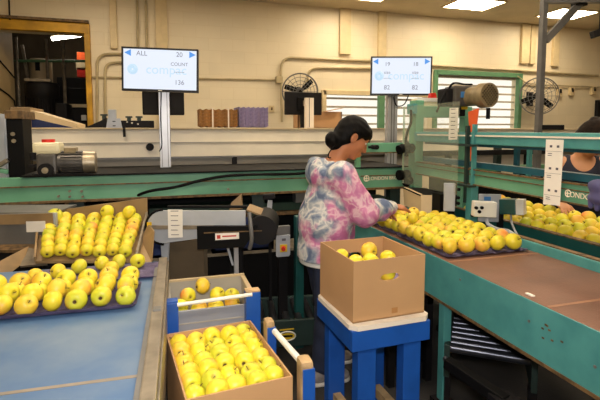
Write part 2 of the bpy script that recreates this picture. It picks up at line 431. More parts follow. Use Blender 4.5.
# windows with pale slats in front of daylight
def window(n, x0, x1, z0, z1, fm, posts):
    f = MB(); t = .09
    f.box(x0, x1, 7.95, 8.06, z1, z1+t, .01).box(x0, x1, 7.95, 8.06, z0-t, z0, .01)
    for p in posts: f.box(p-t/2, p+t/2, 7.95, 8.06, z0-t, z1+t, .01)
    r = struct(f.obj('window_%d' % n, fm))
    struct(MB().box(x0, x1, 8.075, 8.085, z0, z1).obj('window_pane', 'glass', r))
    s = MB(); z = z0+.06
    while z < z1: s.box(x0, x1, 8.1, 8.17, z, z+.035); z += .16
    struct(s.obj('window_slats', 'slat', r))
    struct(MB().box(x0-.3, x1+.3, 8.3, 8.32, z0-.3, z1+.3).obj('window_daylight', 'day', r))
window(1, 2.88, 5.1, 1.24, 2.17, 'trim', (2.9,))
window(2, 5.26, 7.32, 1.24, 2.62, 'wgreen', (5.26, 7.32))
struct(MB().box(3.988, 4.114, 7.9, 7.99, 1.0, 2.2, .01).obj('trim_1', 'wgreen'))
# painted pilasters and channels on the back wall
k = 2
for a, b, zb in ((3.194, 3.411, 2.911), (3.976, 4.142, 2.839),
                 (-0.724, -0.621, 2.814), (-0.033, 0.059, 1.2), (0.052, 0.153, 2.856),
                 (7.29, 7.495, 2.923), (7.521, 7.651, 2.91), (8.127, 8.289, 2.894)):
    struct(MB().box(a, b, 7.93, 8, zb, 3.74, .008).obj('trim_%d' % k, 'trim')); k += 1
def conduit(label, pts, r=.022, m='conduit', cat='conduit'):
    return tag(MB().tube(pts, r, 8).obj('conduit', m, None, True), label, cat, 'conduits on the back wall')
conduit('painted conduit running from above the caged fan past both windows', [(2.095, 7.96, 1.663), (2.079, 7.96, 2.32)]+arc((2.08, 7.96, 2.584), (2.09, 7.96, 2.794), (2.265, 7.96, 2.811))+[(3.835, 7.96, 2.817), (5.156, 7.96, 2.787), (7.029, 7.96, 2.771), (9.437, 7.96, 2.74)])
conduit('short painted conduit that bends down beside the caged fan', [(2.586, 7.96, 2.352)]+arc((2.585, 7.96, 2.496), (2.604, 7.96, 2.639), (2.777, 7.96, 2.655))+[(3.858, 7.96, 2.679), (5.159, 7.96, 2.681)])
conduit('tall painted conduit bend closest to the yellow door frame', [(-0.972, 7.96, 1.52), (-0.938, 7.96, 2.469)]+arc((-0.935, 7.96, 2.563), (-0.915, 7.96, 2.72), (-0.767, 7.96, 2.727))+[(-0.377, 7.96, 2.746)])
conduit('lower painted conduit bend inside the taller bend by the door', [(-0.853, 7.96, 1.52), (-0.824, 7.96, 2.379)]+arc((-0.822, 7.96, 2.442), (-0.817, 7.96, 2.584), (-0.683, 7.96, 2.597))+[(-0.381, 7.96, 2.618)])
conduit('thin level conduit behind the screen that reads ALL', [(-1.031, 7.97, 2.358), (0.665, 7.97, 2.389), (2.045, 7.97, 2.408)], .016)
conduit('vertical painted pipe dropping from the ceiling behind the ALL screen', [(-0.306, 7.96, 3.601), (-0.318, 7.96, 2.653)], .02)
conduit('second vertical painted pipe behind the ALL screen, beside the wide channel', [(-0.168, 7.96, 3.613), (-0.18, 7.96, 2.659)], .02)
conduit('painted conduit stepping down from the green window toward hooks', [(7.214, 7.96, 2.653), (7.294, 7.96, 2.614), (7.455, 7.96, 2.515), (7.962, 7.96, 2.487), (9.515, 7.96, 2.487)], .016)
for i, (px, lb) in enumerate((((8.37, 7.95, 2.347), 'small white wall box under the thin conduit, next to the round fan'), ((8.703, 7.95, 2.377), 'small white wall box under the thin conduit, middle one of three'), ((9.332, 7.95, 2.414), 'small white wall box under the thin conduit, farthest from the fan'))):
    x, y, z = px
    t = thing('wall_box', lb, 'outlet box', (x, 7.99, z-.1), 'wall boxes under the conduit')
    MB().box(x-.06, x+.06, 7.94, 8, z-.1, z+.08, .008).obj('box_body', 'trim', t); MB().cyl((x, 7.94, z+.06), (x, 7.92, z-.02), .02, None, 8).obj('plug', 'dark', t)
x, y, z = (2.04, 7.95, 2.406)
tag(MB().box(x-.06, x+.06, 7.9, 8, z-.06, z+.06, .01).obj('junction_box', 'conduit'), 'small painted junction box where two conduits meet beside the caged fan', 'junction box')
x, y, z = (1.909, 7.95, 1.892)
t = thing('wall_switch', 'small pale switch plate on the wall beyond the purple trays', 'switch', (x, 7.99, z))
MB().box(x-.05, x+.05, 7.97, 8, z-.06, z+.06, .005).obj('plate', 'trim', t); MB().box(x-.015, x+.015, 7.955, 7.972, z-.02, z+.03, .003).obj('toggle', 'rust', t)
tag(MB().box(9.436, 9.436+.5, 7.92, 8, 1.814, 2.195, .01).obj('wall_panel', 'dark'), 'dark flat panel on the cream wall behind the woman in navy', 'wall panel')
tag(MB().tube([(-2.098, 7.9, 3.441), (-2.101, 7.9, 3.238), (-2.099, 7.9, 3.151)], .012, 6).obj('cable', 'dark', None, True), 'dark cable hanging down the wall above the yellow door header', 'cable')
tag(MB().tube([(-2.39, 8.3, 2.62), (-2.39, 8.7, 2.52), (-2.39, 9.08, 2.42)], .012, 6).obj('cable', 'dark', None, True), 'dark cable sloping across the passage wall inside the doorway', 'cable')
tag(MB().tube([(-2.39, 8.25, 2.17), (-2.39, 8.7, 2.1), (-2.39, 9.0, 2.02), (-2.39, 9.04, 1.8)], .012, 6).obj('cable', 'dark', None, True), 'thin lower cable that turns down on the passage wall', 'cable')

# ceiling panel lamps
lamps = [((5.35, 7.0), 'recessed ceiling lamp above the green framed window'), ((7.5, 7.05), 'recessed ceiling lamp behind the grey pole and its brace'), ((3.25, 7.0), 'recessed ceiling lamp partly cut off above the second screen')]
lamps += [((x, y), 'added ceiling lamp lighting the packing line from outside the view') for x, y in ((-1, 6.0), (1.1, 5.6), (-1, 2.6), (1.2, 2.6), (3.4, 3.4), (5.6, 3.4), (-1, -.6), (1.2, -.6), (3.4, -.4), (7.6, 1.5))]  # unseen lamps added to light the packing line
for i, ((x, y), lb) in enumerate(lamps):
    t = thing('ceiling_light', lb, 'ceiling light', (x, y, 3.74), 'recessed ceiling lamps')
    hx, hy = (.42, .3)
    f = MB(); f.box(x-hx-.03, x+hx+.03, y-hy-.03, y-hy, 3.72, 3.745).box(x-hx-.03, x+hx+.03, y+hy, y+hy+.03, 3.72, 3.745).box(x-hx-.03, x-hx, y-hy, y+hy, 3.72, 3.745).box(x+hx, x+hx+.03, y-hy, y+hy, 3.72, 3.745)
    f.obj('lamp_frame', 'trim', t); MB().box(x-hx, x+hx, y-hy, y+hy, 3.725, 3.738).obj('diffuser', 'lamp', t)

# ------------------------------------------------------------------ store room beyond the yellow door
a, b = (-2.058, 10.5, 3.362), (-1.402, 10.5, 3.5)
t = thing('tube_lamp', 'bright fluorescent tube lamp hanging in the dark store room', 'ceiling light', a)
MB().bar(a, b, .12, .05).obj('lamp_tube', 'tube', t); MB().bar(V(a)+V((0, 0, .06)), V(b)+V((0, 0, .06)), .16, .05).obj('lamp_housing', 'trim', t)
MB().cyl(V(a)+V((.15, 0, .08)), V(a)+V((.15, 0, 1.2)), .01, None, 6).cyl(V(b)+V((-.15, 0, .08)), V(b)+V((-.15, 0, 1.2)), .01, None, 6).obj('hanger', 'dark', t)
t = thing('pipe_rack', 'dark green pipe frame standing inside the store room doorway', 'rack', (-1.6, 9.6, 0))
MB().tube([(-2.506, 9.6, 2.775), (-1.248, 9.6, 2.829)], .025).obj('rail', 'wgreen', t)
for px in (-2.473, -1.982, -1.705): MB().cyl((px, 9.6, 0), (px, 9.6, 3.2), .03, None, 8).obj('post', 'worn', t)
MB().bar((-2.429, 9.8, 3.1), (-2.322, 9.8, 2.179), .05, .05).obj('brace', 'worn', t)
x, y, z = (-2.178, 10, 2.637)
t = thing('white_drum', 'pale drum with dark mark on a stand in the store room', 'drum', (x, y, 0))
MB().lathe([(0, z-.25), (.2, z-.25), (.2, z+.22), (.17, z+.24), (0, z+.24)], 20, Matrix.Translation((x, y, 0))).obj('drum_body', 'beige', t, True); MB().box(x-.25, x+.25, y-.2, y+.2, 0, z-.25, .01).obj('stand', 'dark', t); MB().box(x-.05, x+.03, y-.205, y-.19, z, z+.18).obj('mark', 'dark', t)
# big dark press / motor in the doorway
x0, x1 = -2.188, -1.668; zt = 2.332
t = thing('dark_press', 'large dark ribbed machine filling the yellow framed doorway', 'machine', ((x0+x1)/2, 8.75, 0))
xc = (x0+x1)/2; r = (x1-x0)/2
MB().lathe([(0, zt-.75), (r*.95, zt-.75), (r*.95, zt-.25), (r*1.02, zt-.22), (r*1.02, zt-.05), (r*.9, zt), (0, zt)], 24, Matrix.Translation((xc, 8.9, 0))).obj('motor_can', 'dark', t, True)
f = MB()
for i in range(14):
    a = PI+i*PI/13; f.box(r*.93, r*1.0, -.012, .012, zt-.72, zt-.28, 0, Matrix.Translation((xc, 8.9, 0)) @ Matrix.Rotation(a, 4, 'Z'))
f.obj('cooling_fins', 'black', t); MB().box(x0, x1, 8.6, 9.2, 0, zt-.75, .02).obj('machine_base', 'dark', t)
MB().box(x1-.02, x1+.16, 8.6, 9.1, 0, 1.974, .02).obj('side_housing', 'dark', t); MB().bar((x0+.05, 8.7, zt+.02), (x1-.08, 8.7, zt+.02), .12, .05, .01).obj('top_plate', 'worn', t)
for i, (px, m, lb) in enumerate((((-1.481, 10.8, 3.053), 'orange', 'small orange carton, topmost of the stack in the store room'), ((-1.506, 10.8, 2.884), 'beige', 'small pale carton between orange and red ones in the store room'), ((-1.492, 10.8, 2.737), 'red', 'small red carton low in the stack in the store room'))):
    x, y, z = px
    tag(MB().box(x-.16, x+.2, 10.7, 11, z-.1+(.04 if i == 0 else 0), z+.1, .005).obj('carton', m), lb, 'carton', 'cartons in the store room')
tag(MB().box(-1.526-.5, .2, 10.6, 11.2, 0, 2.61-.0, .01).obj('storage_rack', 'dark'), 'dark rack holding the coloured cartons in the store room', 'rack')
x0, x1, z0, z1 = -1.643, -1.256, 1.741, 1.997
t = thing('work_bench', 'low beige bench with dark load at the store room door', 'bench', ((x0+x1)/2, 9.4, 0))
MB().box(x0, x1, 9.3, 9.8, z1-.06, z1, .01).obj('bench_top', 'beige', t); MB().box(x0+.05, x1, 9.35, 9.75, z0-1.0 if z0 > 1.1 else 0, z1-.06, .01).obj('bench_body', 'dark', t)
MB().box(x0+.02, x1, 9.4, 9.75, z1, z1+.3, .02).obj('bench_load', 'black', t); MB().box(x1-.14, x1-.05, 9.28, 9.31, z1-.3, z1-.2, .01).obj('bench_lamp', 'plastic', t)

# ------------------------------------------------------------------ wall fans
def fan(label, c, R, tilt, blades, rot0, yaw):
    t = thing('wall_fan', label, 'fan', c, 'caged wall fans')
    c = V(c); nrm = V((math.sin(yaw)*math.cos(tilt), -math.cos(yaw)*math.cos(tilt), -math.sin(tilt)))
    u = V((math.cos(yaw), math.sin(yaw), 0)); w = nrm.cross(u)
    m = MB()
    for i, q in enumerate((1, .8, .6, .4, .22)): m.torus(c+nrm*(.05+.07*math.cos(q*1.4)), nrm, R*q, .012 if i == 0 else .005, 36, 5)
    m.torus(c-nrm*.05, nrm, R*.98, .007, 36, 5)
    for i in range(16):
        a = 2*PI*i/16; d = u*math.cos(a)+w*math.sin(a)
        m.tube([c+nrm*.12+d*R*.1, c+nrm*.11+d*R*.55, c+nrm*.06+d*R, c-nrm*.05+d*R*.98], .0045, 4)
    m.obj('cage', 'midgrey', t)
    for i in range(blades):
        a = rot0+2*PI*i/blades; d = u*math.cos(a)+w*math.sin(a); e = nrm.cross(d)
        b = MB(); b.prism([c+d*R*.12-e*R*.09, c+d*R*.5-e*R*.17, c+d*R*.9-e*R*.14, c+d*R*.92+e*R*.12, c+d*R*.5+e*R*.13, c+d*R*.12+e*R*.09], nrm*.012)
        for v in b.bm.verts: v.co += nrm*((v.co-c).dot(e)*.35)
        b.obj('blade', 'black', t)
    MB().cyl(c-nrm*.1, c+nrm*.05, R*.2, R*.16, 16).obj('hub', 'black', t, True)
    MB().bar(c-nrm*.1, (c.x, 8.0, c.z-.05), .05, .05).box(c.x-.08, c.x+.08, 7.97, 8, c.z-.2, c.z+.1).obj('bracket', 'dark', t)
fan('caged wall fan rising behind the dark back of a screen', (2.369, 7.75, 2.196), .31, .12, 3, .75, -.25)
fan('round caged wall fan behind the grey steel pole', (7.595, 7.75, 2.23), .38, .1, 3, 3.5, -.5)

# ------------------------------------------------------------------ sizer line along the back
t = thing('conveyor_housing', 'long cream panelled conveyor housing behind the green beam', 'conveyor', (2, 4.4, 0))
MB().box(-1.1, 6.5, 4.4, 5.3, 1.27, 1.525, .006).obj('upper_panel', 'white', t)
MB().box(-1.1, 6.5, 4.385, 4.42, 1.40, 1.408).obj('panel_crease', 'greypanel', t)
MB().box(-1.12, 6.5, 4.37, 5.3, 1.525, 1.54, .004).obj('top_edge', 'beige', t)
MB().box(-.62, 6.5, 4.45, 5.2, 1.04, 1.27).obj('lower_panel', 'greypanel', t)
MB().box(-1.1, 6.5, 4.39, 4.46, 1.255, 1.272).obj('trim_rail', 'midgrey', t)
f = MB()
for i in range(6): f.box(-.9+i*1.4, -.8+i*1.4, 4.6, 5.1, 0, 1.05)
f.obj('frame_legs', 'dark', t); f = MB()
for x in (0.683, 3.1, 4.2): f.box(x-.02, x+.02, 4.38, 4.45, 1.04, 1.26)
f.obj('bracket', 'dark', t)
MB().box(-0.32, -0.304+.005, 4.35, 4.39, 1.458, 1.55).obj('clip', 'dark', t)
x, y, z = (-0.095, 4.38, 1.365); MB().cyl((x, 4.36, z), (x, 4.42, z), .035, None, 16).obj('port', 'dark', t, True)

t = thing('sizer_frame', 'long green steel machine beam running behind the woman', 'machine frame', (0, 3.65, 0))
MB().box(-2.3, 2.2, 3.6, 3.68, 1.0, 1.185, .006).obj('front_beam', 'green', t)
MB().box(-2.3, 2.12, 3.575, 3.60, 1.0, 1.018, .003).box(-2.3, 2.12, 3.585, 3.6, 1.118, 1.126).obj('beam_flange', 'rust', t)
MB().box(-.94, 2.1, 3.57, 4.3, 1.19, 1.2).obj('belt_edge', 'black', t)
MB().box(-2.3, -0.973, 3.59, 3.66, .985, 1.02).obj('end_plate', 'green', t)
f = MB()
for px in ((-0.708, 3.6, 1.048), (-0.635, 3.6, 1.082), (-0.556, 3.6, 1.078), (-0.636, 3.6, 1.042), (-0.551, 3.6, 1.038), (0.502, 3.6, 1.053)): f.cyl((px[0], 3.575, px[2]), (px[0], 3.61, px[2]), .009, None, 8)
f.obj('bolts', 'worn', t)
for x in (-1.9, -.6, .75, 2.0): MB().box(x-.05, x+.05, 3.62, 3.7, 0, 1.0).obj('leg', 'dbase', t)
MB().box(1.55, 2.2, 3.59, 3.67, 1.318, 1.408, .006).obj('upper_beam', 'green', t)
MB().box(1.55, 2.2, 3.57, 3.6, 1.318, 1.328).obj('upper_flange', 'rust', t)
MB().box(1.6, 1.64, 3.58, 3.62, 1.0, 1.32).obj('strut', 'green', t)
c = (1.755, 3.58, 1.374); MB().cyl((c[0], 3.5, c[2]), (c[0], 3.62, c[2]), .02, None, 10).bar((c[0]-.07, 3.52, c[2]), (c[0]+.02, 3.52, c[2]), .02, .02).obj('clamp_handle', 'dark', t)
writing('lettering', 'LONDON BRG', .042, 'white', t, (1.857, 3.583, 1.098), (1, 0, 0), (0, 0, 1), .002)
c = (1.692, 3.57, 1.103); MB().torus(c, (0, 1, 0), .024, .0035, 20, 4).bar((c[0]-.02, c[1], c[2]), (c[0]+.02, c[1], c[2]), .004, .008).bar((c[0], c[1], c[2]-.02), (c[0], c[1], c[2]+.02), .004, .008).obj('emblem', 'white', t)
c = (2.011, 3.5, 1.348); MB().cyl((c[0]-.05, 3.5, c[2]), (c[0]+.05, 3.52, c[2]+.03), .042, None, 14).cyl((c[0]+.03, 3.5, c[2]), (c[0]+.1, 3.53, c[2]+.02), .035, None, 12).obj('upper_bearing', 'black', t, True)
c = (2.025, 3.5, 1.13); MB().cyl((c[0]-.06, 3.5, c[2]), (c[0]+.04, 3.52, c[2]), .045, None, 14).cyl((c[0], 3.48, c[2]-.06), (c[0]+.06, 3.53, c[2]-.05), .04, None, 12).obj('lower_bearing', 'black', t, True)

# works under the beam, with black filler panels that keep the space dark
t = thing('sorting_bed', 'dark sorting bed with green belt under the long green beam', 'machine', (.6, 3.9, 0))
MB().box(-.9, 2.0, 4.0, 4.2, 0, 1.1).obj('dark_filler', 'black', t); MB().box(-.1, 2.0, 3.75, 3.95, .83, .9).obj('belt', 'dgbelt', t)
MB().box(-.1, 1.9, 3.7, 3.74, .80, .83).obj('belt_rail', 'rust', t); MB().box(-.9, 2.0, 3.72, 4, .2, .5).obj('lower_body', 'dark', t)
c = (1.164, 3.72, 0.943); MB().box(c[0]-.07, c[0]+.07, 3.7, 3.8, .9, 1.0).obj('pale_block', 'midgrey', t)
c = (-0.662, 3.72, 0.909); MB().box(c[0]-.03, c[0]+.03, 3.7, 3.76, .75, 1.0).obj('stub', 'rust', t)
tag(MB().tube(spline([(-0.189, 3.62, 1.023), (-0.085, 3.545, 1.067), (0.095, 3.545, 1.09), (0.266, 3.545, 1.13), (0.45, 3.55, 1.159), (0.671, 3.55, 1.168), (1.088, 3.56, 1.164), (1.4, 3.56, 1.2)], 8), .011, 6).obj('cable', 'black', None, True), 'black cable sagging across the long green beam', 'cable')
for i, (a, b, lb) in enumerate(((-.15, .28, 'dark blue crate under the sorting bed beside the grey conveyor leg'), (.34, .8, 'dark blue crate under the sorting bed beside the grey switch box'))):
    t = thing('crate', lb, 'crate', ((a+b)/2, 3.4, .5), 'dark blue crates'); z = .62
    f = MB(); f.box(a, b, 3.3, 3.32, z, z+.2).box(a, b, 3.58, 3.6, z, z+.2).box(a, a+.02, 3.3, 3.6, z, z+.2).box(b-.02, b, 3.3, 3.6, z, z+.2).box(a, b, 3.3, 3.6, z, z+.02)
    f.obj('crate_body', 'bluecrate', t); MB().box(a-.01, b+.01, 3.285, 3.3, z+.17, z+.2).obj('crate_rim', 'blue', t)
t = thing('low_cabinet', 'long black cabinet with a pale top edge on the floor', 'cabinet', (.5, 3.4, 0))
MB().box(-.4, 1.38, 3.3, 3.58, .1, .6).obj('cabinet_body', 'black', t); MB().box(-.4, 1.38, 3.29, 3.58, .6, .62).obj('cabinet_top', 'worn', t); MB().box(-.35, 1.35, 3.33, 3.58, 0, .1).obj('plinth', 'dark', t)

# gear motor on the beam
t = thing('gear_motor', 'silver and grey gear motor with red capped tank on the beam', 'motor', (-.7, 3.72, 1.2))
MB().box(-.85, -.72, 3.62, 3.82, 1.2, 1.35, .02).obj('gearbox', 'motorgrey', t)
c = (-.785, 3.61, 1.235); MB().cyl((c[0], 3.585, c[2]), (c[0], 3.65, c[2]), .05, None, 20).obj('output_hub', 'dark', t, True); MB().cyl((c[0], 3.575, c[2]), (c[0], 3.59, c[2]), .022, None, 12).obj('shaft', 'silver', t, True)
MB().box(-.88, -.70, 3.66, 3.84, 1.345, 1.43, .025).obj('oil_tank', 'cream', t); MB().cyl((-.79, 3.75, 1.43), (-.79, 3.75, 1.452), .045, None, 16).obj('tank_cap', 'red', t, True)
MB().cyl((-.72, 3.72, 1.28), (-.55, 3.72, 1.28), .075, None, 20).obj('motor_body', 'motorgrey', t, True)
f = MB()
for i in range(20): f.box(-.70, -.56, .07, .085, -.004, .004, 0, Matrix.Translation((0, 3.72, 1.28)) @ Matrix.Rotation(2*PI*i/20, 4, 'X'))
f.obj('cooling_fins', 'motorgrey', t); MB().cyl((-.55, 3.72, 1.28), (-.47, 3.72, 1.28), .085, .08, 20).obj('fan_cover', 'silver', t, True)
MB().box(-.68, -.60, 3.68, 3.8, 1.35, 1.39, .008).obj('terminal_box', 'motorbeige', t); MB().cyl((-.87, 3.64, 1.31), (-.87, 3.64, 1.36), .022, None, 10).obj('plug', 'dark', t); MB().box(-.9, -.85, 3.62, 3.66, 1.26, 1.275).obj('lever', 'dark', t)
MB().box(-.88, -.5, 3.63, 3.82, 1.2005, 1.206).obj('mount_plate', 'dark', t)

t = thing('machine_post', 'thick black machine post with tan cap beside the cream housing', 'post', (-1.0, 3.8, 0))
MB().box(-1.06, -.955, 3.76, 4.0, 0, 1.6, .005).obj('post_body', 'black', t); MB().box(-1.065, -.95, 3.75, 4.1, 1.6, 1.66, .005).obj('post_cap', 'rust', t)
f = MB()
for px in ((-1.019, 3.76, 1.491), (-1.015, 3.76, 1.441)): f.cyl((px[0], 3.745, px[2]), (px[0], 3.77, px[2]), .014, None, 8)
f.obj('bolts', 'silver', t)
a, b, c_, d_ = (-1.207, 4.7, 1.727), (-0.744, 4.7, 1.576), (-0.746, 4.7, 1.534), (-1.123, 4.7, 1.629)
t = thing('chute', 'sloping beige chute coming down to the cream housing', 'chute', (-1, 4.8, 1.5))
MB().prism([a, b, c_, d_], (0, .5, 0)).obj('chute_side', 'beige', t); MB().prism([d_, c_, (c_[0], 4.72, 1.54), (d_[0], 4.72, 1.54)], (0, .4, 0)).obj('chute_navy_plate', 'bluecrate', t)  # navy plate filling the space under the beige chute
MB().box(a[0]-.08, d_[0], 4.68, 5.2, 1.2, 1.727, .01).obj('chute_end', 'brownplate', t)
x0, x1 = -1.4, -1.089
t = thing('steel_cabinet', 'tall pale grey cabinet beside the thick black post', 'cabinet', (-1.3, 4, 0)); MB().box(-1.6, x1-.01, 3.9, 4.3, 0, 1.64, .01).obj('cabinet_body', 'grey', t); MB().box(-1.12, x1-.02, 3.885, 3.9, .4, 1.5, .004).obj('cabinet_door', 'grey', t)
t = thing('guide_arm', 'small tan and green guide arm on the pale grey cabinet', 'bracket', (-1.1, 3.8, 1.25)); MB().bar((-1.122, 3.75, 1.262), (-1.057, 3.75, 1.304), .05, .03, .006).obj('arm', 'worn', t); MB().bar((-1.129, 3.77, 1.232), (-1.061, 3.77, 1.216), .05, .03, .006).obj('arm_base', 'green', t); MB().cyl((-1.057, 3.75, 1.304), (-1.057, 3.92, 1.304), .012).obj('pivot', 'dark', t)

# black channel, grey bracket, stacks of pulp trays on the housing
t = thing('belt_channel', 'black channel with small clamps lying on the cream housing', 'channel', (-.3, 4.5, 1.54))
MB().prism([(-0.649, 4.45, 1.538), (-0.516, 4.45, 1.6), (-0.465, 4.45, 1.628), (-0.451, 4.45, 1.538)], (0, .12, 0)).box(-0.349, -0.055, 4.45, 4.6, 1.54, 1.606, .006).obj('channel_body', 'dark', t)
f = MB()
for px in ((-0.288, 4.44, 1.593), (-0.246, 4.44, 1.584), (-0.195, 4.44, 1.575)): f.cyl((px[0], 4.43, px[2]), (px[0], 4.46, px[2]), .008, None, 8)
f.obj('screws', 'silver', t)
f = MB()
for px in ((-0.274, 4.5, 1.639), (-0.186, 4.5, 1.64), (-0.486, 4.5, 1.656)): f.cyl((px[0], 4.5, 1.58), (px[0], 4.5, px[2]), .018, None, 10).bar((px[0]-.03, 4.5, px[2]), (px[0]+.03, 4.5, px[2]), .025, .015)
f.obj('clamp', 'dbase', t)
a, b, zt = -0.463, -0.329, 1.623
t = thing('sensor_bracket', 'tapered pale grey bracket with slots on the cream housing', 'bracket', ((a+b)/2, 4.43, 1.54))
MB().prism([(a, 4.41, 1.54), (b, 4.41, 1.54), (b-.015, 4.41, zt), (a+.015, 4.41, zt)], (0, .03, 0)).obj('bracket_plate', 'grey', t); MB().box(a+.02, b-.05, 4.42, 4.5, zt, 1.703, .004).obj('bracket_block', 'grey', t)
MB().box(a+.055, a+.08, 4.405, 4.412, zt-.03, zt-.022).box(a+.055, a+.08, 4.405, 4.412, zt-.07, zt-.062).obj('slots', 'dark', t)
def tray_mesh(w, d, h, nx):
    m = MB(); n = nx*6; rows = []
    for j, (yy, s) in enumerate(((0, 0), (0, 1), (d, 1), (d, 0))):
        rows.append([m.bm.verts.new((w*i/n, yy+(-.012 if j < 2 else .012)*math.cos(2*PI*i/6), (h if s else 0)+(.006*math.cos(2*PI*i/6) if s else .006*math.cos(2*PI*i/6)))) for i in range(n+1)])
    for A, B in zip(rows, rows[1:]+rows[:1]):
        for i in range(n): m.bm.faces.new((A[i], A[i+1], B[i+1], B[i]))
    m.bm.faces.new([r[0] for r in rows]); m.bm.faces.new([r[-1] for r in rows][::-1])
    return m
ordn = ('lowest', 'second from the bottom', 'middle', 'second from the top', 'topmost')
for nm, m_, x0, x1, y0, zt in (('brown', 'brownpulp', 0.378, 0.75, 4.62, 1.724), ('purple', 'purple', 0.765, 1.067, 4.62, 1.749)):
    h = (zt-1.55)/5
    for i in range(5):
        o = tray_mesh(x1-x0, .32, h*.93, 6).obj('pulp_tray', m_, None, True); o.location = (x0, y0, 1.552+i*h)
        tag(o, '%s pulp fruit tray, %s of the %s stack on the cream housing' % (nm, ordn[i], nm), 'tray', '%s pulp trays in a stack' % nm)
    if nm == 'brown':
        for q, lb in ((.33, 'pale strap round the brown tray stack, on the side of the ALL screen'), (.75, 'pale strap round the brown tray stack, on the side of the purple stack')):
            x = x0+(x1-x0)*q
            tag(MB().box(x-.006, x+.006, y0-.022, y0-.018, 1.542, zt+.012).box(x-.006, x+.006, y0-.022, y0+.34, zt+.010, zt+.014).obj('strap', 'ply'), lb, 'strap', 'straps on the brown trays')

# screens ------------------------------------------------------------
def screen(label, c, yaw, w, h, lines, roll=0):
    t = thing('monitor', label, 'monitor', c, 'information screens')
    f = MB(); b = .014
    f.box(-w/2, w/2, .004, .045, -h/2, h/2, .004).box(-w/2, w/2, -.006, .006, h/2-b, h/2).box(-w/2, w/2, -.006, .006, -h/2, -h/2+b*1.3).box(-w/2, -w/2+b, -.006, .006, -h/2, h/2).box(w/2-b, w/2, -.006, .006, -h/2, h/2)
    mt = Matrix.Translation(c) @ Matrix.Rotation(yaw, 4, 'Z') @ Matrix.Rotation(roll, 4, 'Y'); parts = []
    parts.append(f.obj('bezel', 'bezel'))
    parts.append(MB().box(-w/2+b, w/2-b, .001, .005, -h/2+b, h/2-b).obj('screen', 'screen'))
    zz = h*.37
    for s in (-1, 1): parts.append(MB().prism([(s*w*.465, -.002, zz), (s*w*.38, -.002, zz+h*.075), (s*w*.38, -.002, zz-h*.075)], (0, .002, 0)).obj('screen_arrow', 'arrow'))
    for s, px, pz, size in lines: parts.append(writing('screen_text', s, size*h, 'stext', None, (px*w, -.001, pz*h), (1, 0, 0), (0, 0, 1)))
    parts.append(writing('screen_logo', 'compac', h*.3, 'spale', None, (.08*w, -.0005, 0), (1, 0, 0), (0, 0, 1)))
    parts.append(MB().torus((-w*.36, -.0005, 0), (0, 1, 0), h*.07, h*.05, 20, 4).obj('screen_mark', 'spale'))
    parts.append(MB().box(-.015, .015, -.008, -.005, -h/2+.005, -h/2+.012).obj('badge', 'plastic'))
    parts.append(MB().box(-.07, .07, .045, .12, -.09, .07, .01).obj('mount', 'dark'))
    for o in parts:
        o.data.transform(mt); o.parent = t; o.matrix_parent_inverse = t.matrix_basis.inverted()
    return t
screen('wide lit screen reading ALL and 20 on the aluminium post', (0.012, 3.946, 2.009), math.radians(-12), .612, .352, [('ALL', -.24, .36, .15), ('20', .25, .36, .15), ('COUNT', .25, .14, .11), ('------', .25, -.03, .12), ('136', .25, -.28, .15)], math.radians(1.4))
screen('wide lit screen with two 82 counts above the second green window post', (2.342, 4.162, 2.064), math.radians(-20), .612, .388, [('19', -.23, .3, .14), ('18', .23, .3, .14), ('size', -.23, .09, .11), ('size', .23, .09, .11), ('-----', -.23, -.05, .12), ('-----', .23, -.05, .12), ('82', -.23, -.3, .16), ('82', .23, -.3, .16)], math.radians(.4))
a = (0.036000000000000004, 4.05, 1.2)
t = thing('aluminium_post', 'silver aluminium extrusion post carrying the ALL screen', 'post', (a[0], a[1], 1.2))
f = MB(); f.box(a[0]-.045, a[0]+.045, a[1]-.03, a[1]+.03, 1.202, 1.93, .004).obj('profile', 'alu', t)
f = MB(); f.box(a[0]-.03, a[0]-.024, a[1]-.034, a[1]-.029, 1.21, 1.9).box(a[0]+.02, a[0]+.026, a[1]-.034, a[1]-.029, 1.21, 1.9).obj('groove', 'midgrey', t)
MB().tube(spline([(a[0]-.02, a[1]-.06, 1.84), (a[0]-.032, a[1]-.045, 1.6), (a[0]-.028, a[1]-.045, 1.4), (a[0]-.05, a[1]-.045, 1.34)], 6), .005, 5).obj('cord', 'black', t)
a = (2.29, 4.257, 1.208)
t = thing('aluminium_post', 'silver aluminium extrusion post under the screen with two 82 counts', 'post', (a[0], a[1], 0)); MB().box(a[0]-.055, a[0]+.055, a[1]-.03, a[1]+.03, 0, 2.0, .004).obj('profile', 'alu', t); MB().box(a[0]-.02, a[0]-.01, a[1]-.034, a[1]-.03, .5, 1.9).box(a[0]+.012, a[0]+.02, a[1]-.034, a[1]-.03, .5, 1.9).obj('groove', 'midgrey', t)
MB().tube(spline([(a[0]+.13, a[1]-.12, 1.88), (a[0]+.1, a[1]-.08, 1.78), (a[0]+.03, a[1]-.05, 1.77), (a[0], a[1]-.04, 1.86)], 6), .006, 5).obj('cord', 'black', t)
for lb, x0, x1, z0, z1, y in (('dark back of a screen seen behind the aluminium post', -0.171, 0.249, 1.676, 2.037, 5.0), ('dark back of a screen in front of the caged fan', 1.352, 1.794, 1.691, 1.95, 5.0)):
    t = thing('monitor', lb, 'monitor', ((x0+x1)/2, y, z0), 'screens seen from behind')
    MB().box(x0, x1, y, y+.04, z0, z1, .012).obj('rear_shell', 'dark', t); MB().box(x0+.14, x1-.14, y-.04, y, z0+.05, z1-.06, .01).obj('rear_housing', 'black', t)
    xm = (x0+x1)/2; MB().box(xm-.02, xm+.02, y-.06, y-.035, z0+.1, z0+.16).obj('vesa_plate', 'silver', t)
    MB().box(xm-.03, xm+.03, y+.01, y+.05, 1.54, z0+.02).obj('stand', 'dark', t)
